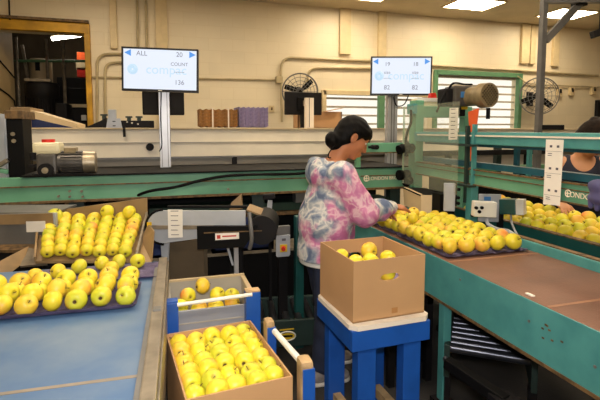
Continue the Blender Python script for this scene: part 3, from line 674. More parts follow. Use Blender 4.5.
t = thing('aluminium_post', 'short cream post in front of the dark screen back by the fan', 'post', (1.6, 4.9, 1.54)); MB().box(1.541, 1.635, 4.82, 4.88, 1.54, 1.874, .004).obj('profile', 'ply', t); MB().box(1.578, 1.585, 4.814, 4.822, 1.55, 1.87).obj('groove', 'midgrey', t)
x0, x1 = 1.535, 2.086; z1 = 1.737
t = thing('carton', 'open brown carton on the housing behind the dark screen back', 'carton', ((x0+x1)/2, 5.25, 1.54)); MB().box(x0, x1, 5.1, 5.11, 1.54, z1).box(x0, x1, 5.29, 5.3, 1.54, z1).box(x0, x0+.01, 5.1, 5.3, 1.54, z1).box(x1-.01, x1, 5.1, 5.3, 1.54, z1).box(x0, x1, 5.1, 5.3, 1.54, 1.55).obj('carton_body', 'card', t)
MB().bar(((x0+x1)/2+.05, 5.1, z1), ((x0+x1)/2+.25, 5.1, z1+.04), .2, .006).obj('carton_flap', 'card', t)

# ------------------------------------------------------------------ side frame running toward the camera
t = thing('side_gantry', 'green steel side frame with two rails above the apple lanes', 'machine frame', (2.05, 1.7, 0))
MB().box(2.05, 2.12, .7, 3.58, 1.42, 1.505, .006).obj('upper_rail', 'teal', t)
MB().box(2.04, 2.05, .7, 3.5, 1.475, 1.485).obj('rail_stripe', 'ply', t)
MB().box(2.05, 2.12, .7, 3.58, 1.135, 1.24, .006).obj('lower_rail', 'green', t)
MB().box(2.04, 2.055, .7, 3.5, 1.205, 1.21).box(2.035, 2.06, .7, 3.5, 1.238, 1.246).box(2.035, 2.05, .7, 3.5, 1.135, 1.142).obj('rail_edge', 'rust', t)
MB().box(2.10, 2.16, .7, 3.5, 1.25, 1.29).box(2.12, 2.2, .7, 3.5, 1.40, 1.42).obj('blue_flange', 'bluesteel', t)
MB().box(2.03, 2.09, 2.69, 2.75, 0, 1.135, .004).box(2.03, 2.06, 2.68, 2.70, 1.135, 1.56).obj('post', 'teal', t)
MB().box(2.02, 2.045, 2.74, 2.765, 1.0, 1.55).box(1.99, 2.05, 2.66, 2.8, 1.12, 1.135).box(1.99, 2.05, 2.66, 2.8, 1.405, 1.42).obj('clear_post', 'dbase', t)
MB().box(2.05, 2.13, 3.55, 3.67, 0, 1.78, .006).obj('corner_post', 'green', t)
MB().box(2.06, 2.62, 3.56, 3.64, 1.63, 1.73, .006).obj('cross_member', 'green', t)
MB().box(2.02, 2.06, 3.54, 3.66, 1.66, 1.75, .004).obj('end_cap', 'teal', t)
MB().box(2.54, 2.62, 3.56, 3.64, 0, 1.63, .004).obj('inner_post', 'green', t)
for x, y in ((2.08, .9),): MB().box(x-.03, x+.04, y-.035, y+.035, 0, 1.135).obj('leg', 'teal', t)
writing('lettering', 'LONDON BRG', .04, 'white', t, (2.032, 1.731, 1.184), (0, -1, 0), (0, 0, 1), .002)
c = (2.03, 1.853, 1.188); MB().torus(c, (1, 0, 0), .018, .003, 20, 4).bar((c[0], c[1]-.016, c[2]), (c[0], c[1]+.016, c[2]), .003, .006).obj('emblem', 'white', t)
t.rotation_euler.z = math.radians(-3)
# clear guard with its label
t = thing('plastic_guard', 'clear plastic guard sheet hanging over the green rails', 'guard', (2.05, 1.7, 0)); t.rotation_euler.z = math.radians(-3)
MB().box(2.0, 2.006, 2.74, 3.5, 1.06, 1.72).obj('clear_sheet', clear_mat('guard_plastic', (200, 205, 180), .13), t); MB().box(1.998, 2.009, 3.49, 3.505, 1.06, 1.72).obj('sheet_edge', clear_mat('guard_edge', (180, 200, 170), .55), t)
def label_strip(nm, lb, o, right, w, h, n, seed, t_=.002):
    """paper strip hanging down from point o, printed with n blocks"""
    o = V(o); r = V(right).normalized(); nn = r.cross(V((0, 0, 1))); random.seed(seed)
    t = thing(nm, lb, 'label', o)
    P = lambda u, v, d=0: o+r*u+V((0, 0, -v))+nn*d
    MB().prism([P(0, 0), P(w, 0), P(w*.98, h*.6), P(w*.97, h*.98), P(w*.6, h*.985), P(.0, h)], -nn*t_).obj('paper_strip', 'paper', t)
    m = MB(); 
    for i in range(n):
        v = h*(i+.25)/n
        if n < 5:
            for u in (.25, .65): m.prism([P(w*u, v, .001), P(w*(u+.14), v, .001), P(w*(u+.14), v+h*.035, .001), P(w*u, v+h*.035, .001)], nn*.0004)
            m.prism([P(w*.05, v+h*.09, .001), P(w*.95, v+h*.09, .001), P(w*.95, v+h*.094, .001), P(w*.05, v+h*.094, .001)], nn*.0004)
            for q in range(2): m.prism([P(w*.15, v+h*(.12+q*.03), .001), P(w*random.uniform(.35, .5), v+h*(.12+q*.03), .001), P(w*.4, v+h*(.13+q*.03), .001), P(w*.15, v+h*(.13+q*.03), .001)], nn*.0004)
        else:
            m.prism([P(w*.2, v, .001), P(w*random.uniform(.6, .9), v, .001), P(w*.7, v+h*.022, .001), P(w*.2, v+h*.022, .001)], nn*.0004)
    m.obj('print', 'ink', t); return t
label_strip('label_strip', 'narrow white printed strip on the clear plastic guard', (2.04, 2.908, 1.681), (.35, -1, 0), .075, .235, 8, 3)
label_strip('label_strip', 'tall white printed strip hanging across both green rails', (2.025, 2.0, 1.468), (.1, -1, 0), .105, .36, 3, 4)
# motor over the cross member
a = (2.524, 3.138, 1.799)
t = thing('drive_motor', 'grey drive motor with perforated end cap on top of the green frame', 'motor', (a[0], a[1], 1.72))
ax = V((.115, -.99, 0)).normalized(); c = V(a)
MB().cyl(c-ax*.02, c+ax*.06, .102, .098, 28).obj('end_cap', 'motorbeige', t, True)
f = MB(); u = ax.orthogonal().normalized(); w = ax.cross(u)
for i in range(-4, 5):
    for j in range(-4, 5):
        q = u*(i*.021)+w*(j*.021)
        if q.length < .08: f.cyl(c+ax*.058+q, c+ax*.064+q, .0065, None, 6)
f.obj('perforation', 'dark', t)
MB().cyl(c-ax*.18, c-ax*.02, .08, None, 24).obj('motor_body', 'motorbeige', t, True)
MB().box(-.09, .09, -.08, .08, -.08, .09, .02, Matrix.Translation(c-ax*.22+V((-.06, 0, 0)))).obj('gearbox', 'motorgrey', t)
MB().box(-.035, .035, -.09, -.078, -.01, .04, .004, Matrix.Translation(c-ax*.22+V((-.06, 0, 0)))).obj('nameplate', 'bluetag', t)
MB().box(-.05, .05, -.07, .07, -.08, .07, .02, Matrix.Translation(c-ax*.24+V((-.16, 0, 0)))).obj('junction_box', 'dark', t)
MB().box(-.05, .05, -.05, .05, -.16, -.08, .01, Matrix.Translation(c-ax*.30)).obj('bracket', 'dark', t)
MB().box(-.02, .03, -.093, -.07, -.105, -.075, .004, Matrix.Translation(c-ax*.29)).obj('grease_cap', 'yellowp', t)
MB().tube(spline([c-ax*.24+V((-.19, -.05, .04)), c-ax*.24+V((-.14, -.06, .11)), c-ax*.28+V((0, -.06, .11)), c-ax*.18+V((0, -.05, .1))], 6), .009, 6).tube(spline([c-ax*.26+V((-.21, -.07, .03)), c-ax*.26+V((-.26, -.08, -.06)), c-ax*.26+V((-.27, -.05, -.13))], 6), .009, 6).obj('power_cord', 'black', t)
MB().cyl(c+V((.03, -.02, -.1)), c+V((.03, -.02, -.19)), .016, None, 8).obj('drain_stub', 'dark', t)
a, b = (2.398, 3.081, 1.679), (2.344, 3.067, 1.346)
tag(MB().prism([(2.344, 3.096, 1.663), (2.429, 3.073, 1.694), (2.392, 3.061, 1.441), (2.382, 3.043, 1.203), (2.348, 3.053, 1.203), (2.354, 3.073, 1.441)], (.05, .06, 0)).obj('orange_bracket', 'orange'), 'orange steel bracket hanging below the drive motor', 'bracket')
a, b = (2.177, 3.58, 1.74), (2.422, 3.58, 1.744); zt = 1.8
t = thing('junction_box', 'white electrical box on the green cross member under the screen', 'electrical box', ((a[0]+b[0])/2, 3.62, 1.73)); MB().box(a[0], b[0], 3.57, 3.68, 1.73, zt, .008).obj('box_body', 'cream', t); MB().box(a[0]-.004, b[0]+.004, 3.562, 3.575, zt-.03, zt+.004, .003).obj('box_lid', 'plastic', t)
tag(MB().prism([(b[0]-.1, 3.6, zt), (b[0]-.03, 3.6, zt), (b[0]-.035, 3.6, zt+.03), (b[0]-.045, 3.6, zt+.055), (b[0]-.09, 3.6, zt+.05)], (0, .04, 0)).obj('beacon', 'red'), 'small red beacon on the white electrical box', 'beacon')
tag(MB().tube(spline([(2.094, 3.54, 1.694), (2.091, 3.53, 1.589), (2.054, 3.53, 1.494), (2.037, 3.53, 1.39)], 6), .012, 6).obj('cable', 'black', None, True), 'black cable running down the green corner post', 'cable')
# grey steel pole with brace
a = (3.381, 3.434, 2.164); x, y = a[0], a[1]
t = thing('steel_pole', 'grey square steel pole with slanted brace and short arm', 'pole', (x, y, 0))
MB().box(x-.026, x+.026, y-.026, y+.026, 0, 3.3, .005).obj('pole_post', 'midgrey', t); p, q = (3.416, 3.439, 2.338), (3.743, 3.372, 2.697)
MB().bar(p, q, .05, .06).obj('brace', 'midgrey', t); z = 2.706
MB().bar((x, y, z), (x+1.2, y-.35, z+.02), .06, .07).obj('top_arm', 'midgrey', t); q = (3.743, 3.371, 2.688); MB().box(q[0]-.07, q[0]+.03, q[1]-.045, q[1]+.045, q[2]-.03, q[2]+.06).obj('bolt_plate', 'dark', t)
MB().bar((x, y, 1.545), (x+.22, y-.07, 1.545), .04, .045, .005).obj('side_arm', 'dark', t)
a = (4.126, 3.549, 2.466)
tag(MB().bar((5.931, 5.133, 2.872), (6.097, 5.088, 2.929), .1, .1, .01).box(6.043, 6.043+.04, 5.106-.02, 5.106+.02, 2.943, 3.74).obj('security_camera', 'dark'), 'small dark camera hanging from the ceiling near the bright ceiling lamp', 'camera')
# far frame between the rails
t = thing('rear_frame', 'green and blue uprights of the farther frame between the rails', 'machine frame', (3.1, 3.9, 0))
for px, m_ in (((3.028, 3.3, 1.254), 'bluesteel'), ((3.597, 3.75, 1.215), 'teal'), ((3.693, 3.75, 1.213), 'wgreen')):
    MB().box(px[0]-.022, px[0]+.016, px[1]-.02, px[1]+.02, 0, 1.42, .004).obj('upright', m_, t)
MB().box(2.3, 4.2, 3.85, 3.95, 1.10, 1.15).obj('tie_bar', 'wgreen', t); MB().box(2.3, 4.2, 3.95, 4.05, 1.26, 1.31).obj('rear_bar', 'dark', t)
x = 3.498; MB().box(x-.03, x+.03, 4.07, 4.13, 0, 1.42).obj('upright', 'dbase', t)

# ------------------------------------------------------------------ conveyor beside the stool
t = thing('belt_conveyor', 'green sided conveyor with brown belt carrying the tray of apples', 'conveyor', (1.73, 2, 0))
X0, X1, Y0, Y1 = 1.425, 2.02, .55, 3.45
MB().box(X0, X0+.014, Y0, Y1, .60, .828, .003).obj('side_panel', 'teal', t)
MB().box(X0-.003, X0+.04, Y0, Y1, .588, .602).obj('side_lip', 'rust', t)
MB().box(X1, X1+.05, Y0, Y1, .62, .88, .008).obj('far_rail', 'teal', t); MB().box(X1+.01, X1+.05, Y0, Y1, .88, .886).obj('far_rail_edge', 'rust', t)
MB().box(X0+.003, X1-.002, Y0, Y1, .802, .830, .004).obj('belt', 'brownbelt', t)
for y in (1.36, 2.0): MB().box(X0+.006, X1-.004, y, y+.016, .829, .8312).obj('belt_seam', 'brownseam', t)
MB().box(X0+.04, X1, Y0, Y1, .70, .78).obj('belt_bed', 'dark', t)
for x, y in ((X0+.03, 2.06), (X0+.03, 3.3), (X1, 2.85), (X1, 3.3), (X0+.03, .7), (X1, .7)):
    o = MB().box(x-.024, x+.024, y-.024, y+.024, .04, .62, .004).obj('leg', 'teal' if x < 1.6 else 'dark', t); MB().box(x-.05, x+.05, y-.05, y+.05, 0, .04).obj('foot', 'dark', o)  # far legs coloured dark to stand in for the shade below the belt
f = MB()
for p in ((X0-.003, 1.45, .74), (X0-.003, 1.15, .70), (X0-.003, 1.9, .77)): f.cyl(p, (X0+.01, p[1], p[2]), .006, None, 8)
f.obj('bolts', 'midgrey', t)
f = MB(); random.seed(5)
for i in range(7):
    y, z = 1.28+.1*random.random(), .69+.07*random.random(); f.box(X0-.0012, X0+.004, y, y+.012, z, z+.007)
f.obj('paint_chips', 'rust', t)
t = thing('belt_scrap', 'tiny white scrap lying on the edge of the brown belt', 'scrap', (1.5, 1.35, .823)); MB().box(X0+.03, X0+.046, 1.47, 1.51, .8302, .836, .002).obj('scrap', 'paper', t)

# lane with apples beyond the rails
t = thing('lane_conveyor', 'dark green sided trough conveyor full of apples beyond the rails', 'conveyor', (2.5, 2.2, 0))
MB().box(2.24, 2.27, .9, 3.35, .74, .90, .004).obj('trough_side', 'tealdark', t); MB().box(2.235, 2.275, .9, 3.35, .897, .905).obj('trough_edge', 'rust', t)
MB().box(2.27, 2.66, .9, 3.35, .80, .84).obj('trough_belt', 'brownplate', t); MB().box(2.66, 2.69, .9, 3.35, .75, .95, .004).obj('far_side', 'black', t)
MB().box(2.26, 2.67, .9, 3.35, .52, .74).obj('bed', 'dark', t)
for x, y in ((2.27, 3.2), (2.65, 3.2), (2.27, 1.0), (2.65, 1.0)): MB().box(x-.03, x+.03, y-.03, y+.03, 0, .55).obj('leg', 'dbase', t)
x, y = 2.9, 3.0
tag(MB().box(2.72, 2.75, 2.75, 3.5, 0, 1.12).obj('dark_partition', 'black'), 'dark upright panel behind the apple lane under the rail', 'panel')

# boxes and controls at the back of the tray
t = thing('feed_bin', 'pale fronted bin with dark top behind the tray apples', 'bin', (1.75, 3.3, .82))
a, b, c, d_ = (1.877, 3.003, 1.029), (2.0, 2.913, 1.036), (1.997, 2.902, 0.902), (1.874, 2.991, 0.893); e = (1.9, 3.312, 1.052); g = (1.905, 3.298, 0.904)
MB().prism([a, b, c, d_], (.02, .03, 0)).obj('bin_front', 'beige', t); MB().prism([a, e, g, d_], (.03, .01, 0)).obj('bin_side', 'beige', t)
MB().prism([a, b, (b[0]+.12, b[1]+.4, b[2]), e], (0, 0, -.012)).obj('bin_top', 'dark', t); MB().prism([(c[0], c[1], .824), (d_[0], d_[1], .824), (e[0], e[1], .824), (b[0]+.12, b[1]+.4, .824)], (0, 0, .04)).obj('bin_base', 'dark', t)
a, b = (1.957, 2.83, 1.137), (2.025, 2.791, 0.935)
t = thing('control_cabinet', 'upright grey steel panel between pale bin and green post', 'panel', (a[0], a[1], .82)); MB().bar((a[0], a[1], (a[2]+b[2])/2), (b[0], b[1], (a[2]+b[2])/2), .05, a[2]-b[2], .006).obj('panel_body', 'grey', t); MB().box(a[0]-.03, b[0]+.03, a[1], a[1]+.1, .824, b[2]+.12).obj('panel_foot', 'black', t)
f = MB()
for z in (.3, .5, .8): f.cyl((b[0]+.005, b[1]-.02, b[2]+(a[2]-b[2])*z), (b[0]+.005, b[1]-.04, b[2]+(a[2]-b[2])*z), .012, None, 8)
f.obj('knobs', 'dark', t)
a, b = (2.078, 2.6, 1.083), (2.211, 2.542, 0.892)
t = thing('mounting_plate', 'grey mounting plate behind the white control box', 'plate', (a[0], a[1], .88)); MB().bar((a[0], a[1], (a[2]+b[2])/2), (b[0], b[1], (a[2]+b[2])/2), .02, a[2]-b[2], .004).obj('plate_body', 'grey', t); MB().bar(V(a)+V((.02, -.03, -.03)), V(a)+V((.06, -.045, -.03)), .01, .03).obj('blue_sticker', 'bluetag', t)
a, b = (1.96, 2.508, 1.06), (2.095, 2.456, 0.949)
t = thing('control_box', 'white control box with dark sockets beside the green post', 'control box', (a[0], a[1], .95)); w = V(b)-V(a); m_ = (a[2]+b[2])/2
MB().bar((a[0], a[1], m_), (b[0], b[1], m_-.005), .07, (a[2]-b[2])*.9, .006).obj('box_body', 'plastic', t); q = V((a[0], a[1], m_)); u = V((w.x, w.y, 0)).normalized(); nn = V((-u.y, u.x, 0))*-1
if nn.y > 0: nn = -nn
f = MB()
for i, z in ((0.01, .01), (.03, -.015), (.045, .012)): f.cyl(q+u*i+nn*.03+V((0, 0, z)), q+u*i+nn*.048+V((0, 0, z)), .011, None, 10)
f.obj('sockets', 'black', t); MB().bar(q+u*.0+nn*-.03+V((0,0,-.05)), q+u*.14+nn*-.03+V((0,0,-.05)), .03, .02).obj('box_bracket', 'dark', t)
pts = [(2.045, 2.472, 0.949), (2.036, 2.449, 0.907), (2.05, 2.38, 0.887), (2.066, 2.302, 0.89), (2.039, 2.204, 0.876)]
tag(MB().tube(spline(pts, 6), .012, 6).obj('cable', 'grey', None, True), 'thick grey cable curling from the white control box to the rail', 'cable')
tag(MB().tube(spline([(2.234, 2.469, 0.972), (2.165, 2.379, 0.913), (2.084, 2.22, 0.85)], 6), .007, 6).obj('cable', 'grey', None, True), 'thin grey cable dropping beside the green sensor box', 'cable')
a, b = (2.171, 2.491, 1.012), (2.248, 2.364, 1.023)
t = thing('sensor_box', 'small dark green sensor box with white end by the apple lane', 'sensor', (a[0], a[1], .9)); MB().bar(a, V(a).lerp(V(b), .68), .08, .1, .006).obj('box_body', 'tealdark', t); MB().bar(V(a).lerp(V(b), .68), b, .07, .1, .005).obj('end_cover', 'plastic', t)
MB().bar(V(a)+V((.04, .05, 0)), (a[0]+.04, a[1]+.05, .5), .03, .03).obj('stem', 'dark', t)

# ------------------------------------------------------------------ roller conveyors near the floor
def rollers(label, o, ang, L, W, z, n, mroll, emblem):
    t = thing('roller_conveyor', label, 'conveyor', (o[0], o[1], 0))
    mt = Matrix.Translation((o[0], o[1], 0)) @ Matrix.Rotation(ang, 4, 'Z')
    P = lambda x, y, zz: mt @ V((x, y, zz))
    for y in (0, W):
        MB().box(0, L, y-.015, y+.015, z-.16, z+.02, .004, mt).obj('side_plate', 'dbase', t)
    for i in range(n):
        x = .04+(L-.08)*i/(n-1)
        MB().cyl(P(x, .015, z-.01), P(x, W-.015, z-.01), .025, None, 12).obj('roller', mroll, t, True)
    for x in (.06, L-.06):
        for y in (0, W): MB().box(x-.025, x+.025, y-.02, y+.02, 0, z-.16, 0, mt).obj('leg', 'dark', t)
    if emblem:
        c = P(.2, -.017, z-.085); u = P(1, 0, 0)-P(0, 0, 0)
        f = MB()
        ring = [c+u*(.055*math.cos(k*PI/16))+V((0, 0, .030*math.sin(k*PI/16))) for k in range(33)]
        f.tube(ring, .005, 5, False); f.obj('emblem_ring', 'paper', t)
        n_ = P(0, -1, 0)-P(0, 0, 0)
        MB().prism([c+u*(.05*math.cos(k*PI/12))+V((0, 0, .021*math.sin(k*PI/12))) for k in range(24)], n_*.003).obj('emblem_badge', 'yellowp', t)
        MB().prism([c+u*x+V((0, 0, zz))+n_*.003 for x, zz in ((-.035, -.006), (.035, -.006), (.038, .008), (-.035, .008))], n_*.001).obj('emblem_print', 'dark', t)
        MB().prism([c+u*x+V((0, 0, zz)) for x, zz in ((-.05, .040), (.045, .044), (.045, .052), (-.05, .048))], n_*.002).obj('yellow_stripe', 'yellowp', t)
    return t
rollers('dark roller conveyor with yellow oval emblem on its side by her legs', (.57, 2.84), -.15, 1.0, .42, .25, 12, 'darkroller', True)
rollers('roller conveyor with bright steel rollers under the brown belt conveyor', (1.76, 1.74), .9, .9, .42, .36, 13, 'chrome', False)
t = thing('support_strut', 'black diagonal strut with bolts under the teal conveyor side', 'strut', (1.5, 1.8, 0)); a, b = (1.267, 1.769, 0.428), (1.351, 1.478, 0.388)
MB().bar(a, b, .05, .05, .005).obj('strut_bar', 'black', t); MB().cyl(V(a)+V((.01, -.04, 0)), V(a)+V((.01, .03, 0)), .014, None, 8).obj('strut_bolt', 'chrome', t); MB().box(b[0]-.05, b[0]+.05, b[1]-.05, b[1]+.05, 0, b[2]+.02).obj('strut_foot', 'dark', t)
t = thing('drive_box', 'black steel frame behind the blue stool under the conveyor', 'machine', (1.4, 2.35, 0)); MB().box(1.25, 1.29, 2.3, 2.34, 0, .52).box(1.5, 1.54, 2.3, 2.34, 0, .52).box(1.25, 1.54, 2.3, 2.34, .48, .52).obj('front_frame', 'dark', t); MB().box(1.25, 1.54, 2.7, 2.74, .0, .5).obj('rear_plate', 'dark', t); MB().box(1.3, 1.5, 2.32, 2.68, .12, .4, .01).obj('drive_body', 'black', t); MB().cyl((1.4, 2.28, .33), (1.4, 2.33, .33), .025, None, 10).cyl((1.41, 2.28, .26), (1.41, 2.33, .26), .02, None, 10).obj('bolts', 'midgrey', t)

# ------------------------------------------------------------------ apples
def apple_mesh(seed, R=.04):
    random.seed(seed); m = MB(); prof = []
    for i in range(19):
        a = PI*i/18; r = R*(math.sin(a)*(1+.06*math.cos(a))); z = -R*.92*math.cos(a)
        if i <= 3: z += R*.17*(1-i/3)**2*1.3
        if i >= 15: z -= R*.30*((i-15)/3)**2
        prof.append((r if 0 < i < 18 else 0, z))
    m.lathe(prof, 20)
    for v in m.bm.verts:
        a = math.atan2(v.co.y, v.co.x); k = 1+.018*math.cos(5*a+seed)*(.5-v.co.z/R*.5)+.015*math.cos(2*a+seed)
        v.co.x *= k; v.co.y *= k
    me = bpy.data.meshes.new('apple'); bmesh.ops.recalc_face_normals(m.bm, faces=m.bm.faces); m.bm.to_mesh(me); m.bm.free()
    for p in me.polygons: p.use_smooth = True
    me.materials.append(M['apple']); return me
AM = [apple_mesh(s) for s in (1, 2, 3, 4)]
def small_mesh(name, mb, m):
    me = bpy.data.meshes.new(name); mb.bm.to_mesh(me); mb.bm.free(); me.materials.append(M[m]); return me
STEM = small_mesh('stem', MB().tube([(0, 0, .022), (.001, 0, .034), (.004, .001, .044)], .0016, 6), 'stem')
CAL = small_mesh('calyx', MB().lathe([(0, -.0325), (.004, -.0335), (.007, -.0345), (.0055, -.0375), (.002, -.034)], 10), 'calyx')
RS = random.Random(11)
def apple(p, label, group, face=None, s=1.0, parts=True):
    """face: direction the flower end points"""
    o = bpy.data.objects.new('apple', RS.choice(AM)); COL.objects.link(o); o.location = p
    f = V(face).normalized() if face is not None else V((RS.uniform(-1, 1), RS.uniform(-.55, 1), RS.uniform(-1, .35))).normalized()
    q = (-f).to_track_quat('Z', 'Y'); e = q.to_matrix().to_4x4() @ Matrix.Rotation(RS.uniform(0, 2*PI), 4, 'Z')
    o.rotation_euler = e.to_euler(); s *= RS.uniform(.96, 1.03); o.scale = (s, s, s)
    tag(o, label, 'apple', group)
    if parts:
        for nm, me in (('stem', STEM), ('calyx', CAL)):
            c = bpy.data.objects.new(nm, me); COL.objects.link(c); c.parent = o
    return o
NTH = ['first', 'second', 'third', 'fourth', 'fifth', 'sixth', 'seventh', 'eighth', 'ninth', 'tenth', 'eleventh', 'twelfth', 'thirteenth', 'fourteenth', 'fifteenth', 'sixteenth']
def pulp_sheet(name, label, x0, x1, y0, y1, z, pitch, m='purple', group='purple pulp trays under apples', rim=.022):
    g = MB(); nx = int((x1-x0)/pitch*8); ny = int((y1-y0)/pitch*8); grid = []
    for i in range(nx+1):
        row = []
        for j in range(ny+1):
            x = x0+(x1-x0)*i/nx; y = y0+(y1-y0)*j/ny
            e = min(x-x0, x1-x, y-y0, y1-y)
            zz = z+.004+.003*math.cos(2*PI*(x-x0)/pitch)*math.cos(2*PI*(y-y0)/pitch)
            if e < .02: zz += (rim*.5)*(1-e/.02)+.002*math.cos(2*PI*(x+y)/pitch)
            row.append(g.bm.verts.new((x, y, zz)))
        grid.append(row)
    for i in range(nx):
        for j in range(ny): g.bm.faces.new((grid[i][j], grid[i+1][j], grid[i+1][j+1], grid[i][j+1]))
    bmesh.ops.solidify(g.bm, geom=g.bm.faces[:], thickness=.003)
    return tag(g.obj(name, m, None, True), label, 'tray', group)

# tray on the brown belt
pulp_sheet('pulp_tray', 'purple pulp tray under apples at the open end of the brown belt', 1.45, 1.985, 2.045, 2.62, .8305, .088, rim=.016)
pulp_sheet('pulp_tray', 'purple pulp tray under the apples by the woman\'s hands', 1.45, 1.985, 2.64, 3.18, .8305, .088, rim=.016)
for r in range(13):
    for c in range(5):
        if r > 8 and c > 2: continue
        p = (1.495+c*.106+RS.uniform(-.004, .004), 2.095+r*.0965+RS.uniform(-.005, .005), .884+RS.uniform(0, .008))
        apple(p, 'yellow apple on brown belt trays, %s row from open end, %s from side panel' % (NTH[r], NTH[c]), 'apples on the brown belt trays', None if RS.random() < .75 else (-.3, -1, RS.uniform(-.2, .3)), 1.16, r < 9)
for i, (x, y, lb) in enumerate(((1.60, 2.55, 'yellow apple resting on others just under her fingertips'), (1.565, 2.87, 'yellow apple heaped on others behind her hand'), (1.675, 2.77, 'yellow apple heaped on others between her hand and the pale bin'), (1.565, 3.06, 'yellow apple heaped on the far end of the tray rows beside the woman'))):
    if i: apple((x, y, .945), lb, 'apples heaped by her hand', None, 1.0)
# apples in the lane
for r in range(15):
    for c in range(4):
        p = (2.325+c*.096+RS.uniform(-.006, .006), 1.62+r*.1+RS.uniform(-.01, .01), .890+RS.uniform(0, .012)+(.018*c))
        apple(p, 'yellow apple in dark green trough, %s row from open end, %s from rail side' % (NTH[r], NTH[c]), 'apples in the dark green trough', None, 1.18, r < 8)

# ------------------------------------------------------------------ blue belt conveyor with trays and chute
RZ = math.radians(-2)
t = thing('belt_conveyor', 'wide conveyor with worn blue belt and metal edge rail', 'conveyor', (0, 0, 0))
MB().box(-1.05, -.055, .35, 2.5, .80, .82).obj('belt', 'bluebelt', t); f = MB()
MB().box(-1.05, -.055, 1.315, 1.33, .82, .8212).obj('belt_seam', 'seam', t)
MB().box(-.055, -.012, .35, 2.5, .70, .842, .006).obj('edge_rail', 'worn', t); MB().box(-.012, -.005, .35, 2.5, .60, .82, .002).obj('edge_skirt', 'worn', t)
MB().box(-.07, -.05, .35, 2.35, .822, .832).obj('belt_guide', 'midgrey', t)
MB().box(-1.1, -1.05, .35, 2.5, .70, .842, .006).obj('outer_rail', 'worn', t); MB().box(-1.04, -.06, .4, 2.45, .60, .78).obj('belt_bed', 'dark', t)
for x, y in ((-1.05, .5), (-.06, .5), (-1.05, 2.3), (-.06, 2.3)): MB().box(x-.03, x+.03, y-.03, y+.03, 0, .62).obj('leg', 'midgrey', t)
MB().box(-.05, -.02, 1.74, 1.78, .838, .848, .003).obj('rail_clip', 'midgrey', t)
conv = t
def R3(x, y, z): return tuple(Matrix.Rotation(RZ, 3, 'Z') @ V((x+.045, y, z)))
tr1 = pulp_sheet('pulp_tray', 'purple pulp tray filled with apples at the front of the blue belt', -.86, -.215, 1.825, 2.10, .8215, .084, rim=.04)
tr2 = pulp_sheet('pulp_tray', 'half empty purple pulp tray at the foot of the apple chute', -.72, -.145, 2.19, 2.43, .8215, .084)
for o in (tr1, tr2, conv): o.rotation_euler.z = RZ
conv.location.x = -.056; tr1.location.x = tr2.location.x = .045
for r in range(4):
    for c in range(7):
        p = R3(-.262-c*.0865+RS.uniform(-.004, .004), 1.865+r*.072+(.022 if c % 2 else 0)+RS.uniform(-.004, .004), .866+RS.uniform(0, .006)+(.018 if r % 2 else 0))
        apple(p, 'yellow apple in full blue belt tray, %s row from front, %s from rail' % (NTH[r], NTH[c]), 'apples in the full blue belt tray', (0, -1, .1) if RS.random() < .2 else None, 1.0)
for i, (x, y, lb) in enumerate(((-.255, 2.385, 'yellow apple showing its flower end on the half empty tray, closest to metal rail'), (-.345, 2.40, 'yellow apple second from the metal rail on the half empty tray'), (-.365, 2.285, 'yellow apple on the half empty tray, in front of its neighbours'), (-.425, 2.395, 'yellow apple third from the metal rail on the half empty tray'), (-.52, 2.36, 'yellow apple fourth from the metal rail at the chute foot'), (-.60, 2.30, 'yellow apple at the chute foot, farthest but one from the metal rail'), (-.68, 2.25, 'yellow apple at the chute foot, farthest from the metal rail'))):
    apple(R3(x, y, .862), lb, 'apples on the half empty tray', (.2, -1, -.1) if i in (0, 2) else None, .90)
# chute: sloping board, back board, cheek
t = thing('apple_chute', 'brown sloping chute board feeding rows of apples to the blue belt', 'chute', (-.35, 2.8, .82))
FA, FB, TA, TB = V((-.615, 2.625, .845)), V((-.165, 2.50, .845)), V((-.685, 3.05, .955)), V((-.115, 2.90, .955))
def Ch(a, b, z=0):
    """a across from the paper note side, b up the slope"""
    return FA.lerp(FB, a).lerp(TA.lerp(TB, a), b)+V((0, 0, z))
MB().prism([Ch(-.06, -.02, -.002), Ch(1.06, -.02, -.002), Ch(1.04, 1.03, -.002), Ch(-.04, 1.03, -.002)], (0, 0, -.015)).obj('slope_board', 'brownplate', t)
MB().prism([Ch(-.04, 1.04, -.02), Ch(1.04, 1.04, -.02), Ch(1.04, 1.04, .145), Ch(-.04, 1.04, .06)], (.003, .015, 0)).obj('back_board', 'brownplate', t)
MB().prism([Ch(1.05, .0, -.01), Ch(1.05, .98, -.01), Ch(1.03, .98, .07), Ch(1.05, .02, .03)], (.012, 0, 0)).obj('side_strip', 'worn', t)
MB().prism([(-0.148, 2.46, 0.833), (-0.061, 2.434, 0.838), (-0.048, 2.588, 0.962), (-0.082, 2.726, 0.981), (-0.12, 2.667, 0.903)], (.004, .012, 0)).obj('cheek_plate', 'brownplate', t)
MB().prism([Ch(-.05, 0, -.01), Ch(-.05, 1, -.01), Ch(-.05, 1, .05), Ch(-.05, .0, .015)], (-.012, 0, 0)).obj('far_strip', 'brownplate', t)
MB().box(-.6, -.2, 2.66, 2.9, .0, .83).obj('chute_base', 'black', t)
MB().prism([(-0.812, 2.601, 0.85), (-0.717, 2.785, 0.88), (-0.721, 2.675, 0.816), (-0.779, 2.48, 0.778)], (.006, .012, 0)).obj('guide_plate', 'brownplate', t)
MB().prism([(-0.723, 2.807, 0.874), (-0.613, 2.75, 0.852), (-0.585, 2.613, 0.822), (-0.72, 2.654, 0.811)], (0, .006, -.01)).obj('flat_plate', 'worn', t)
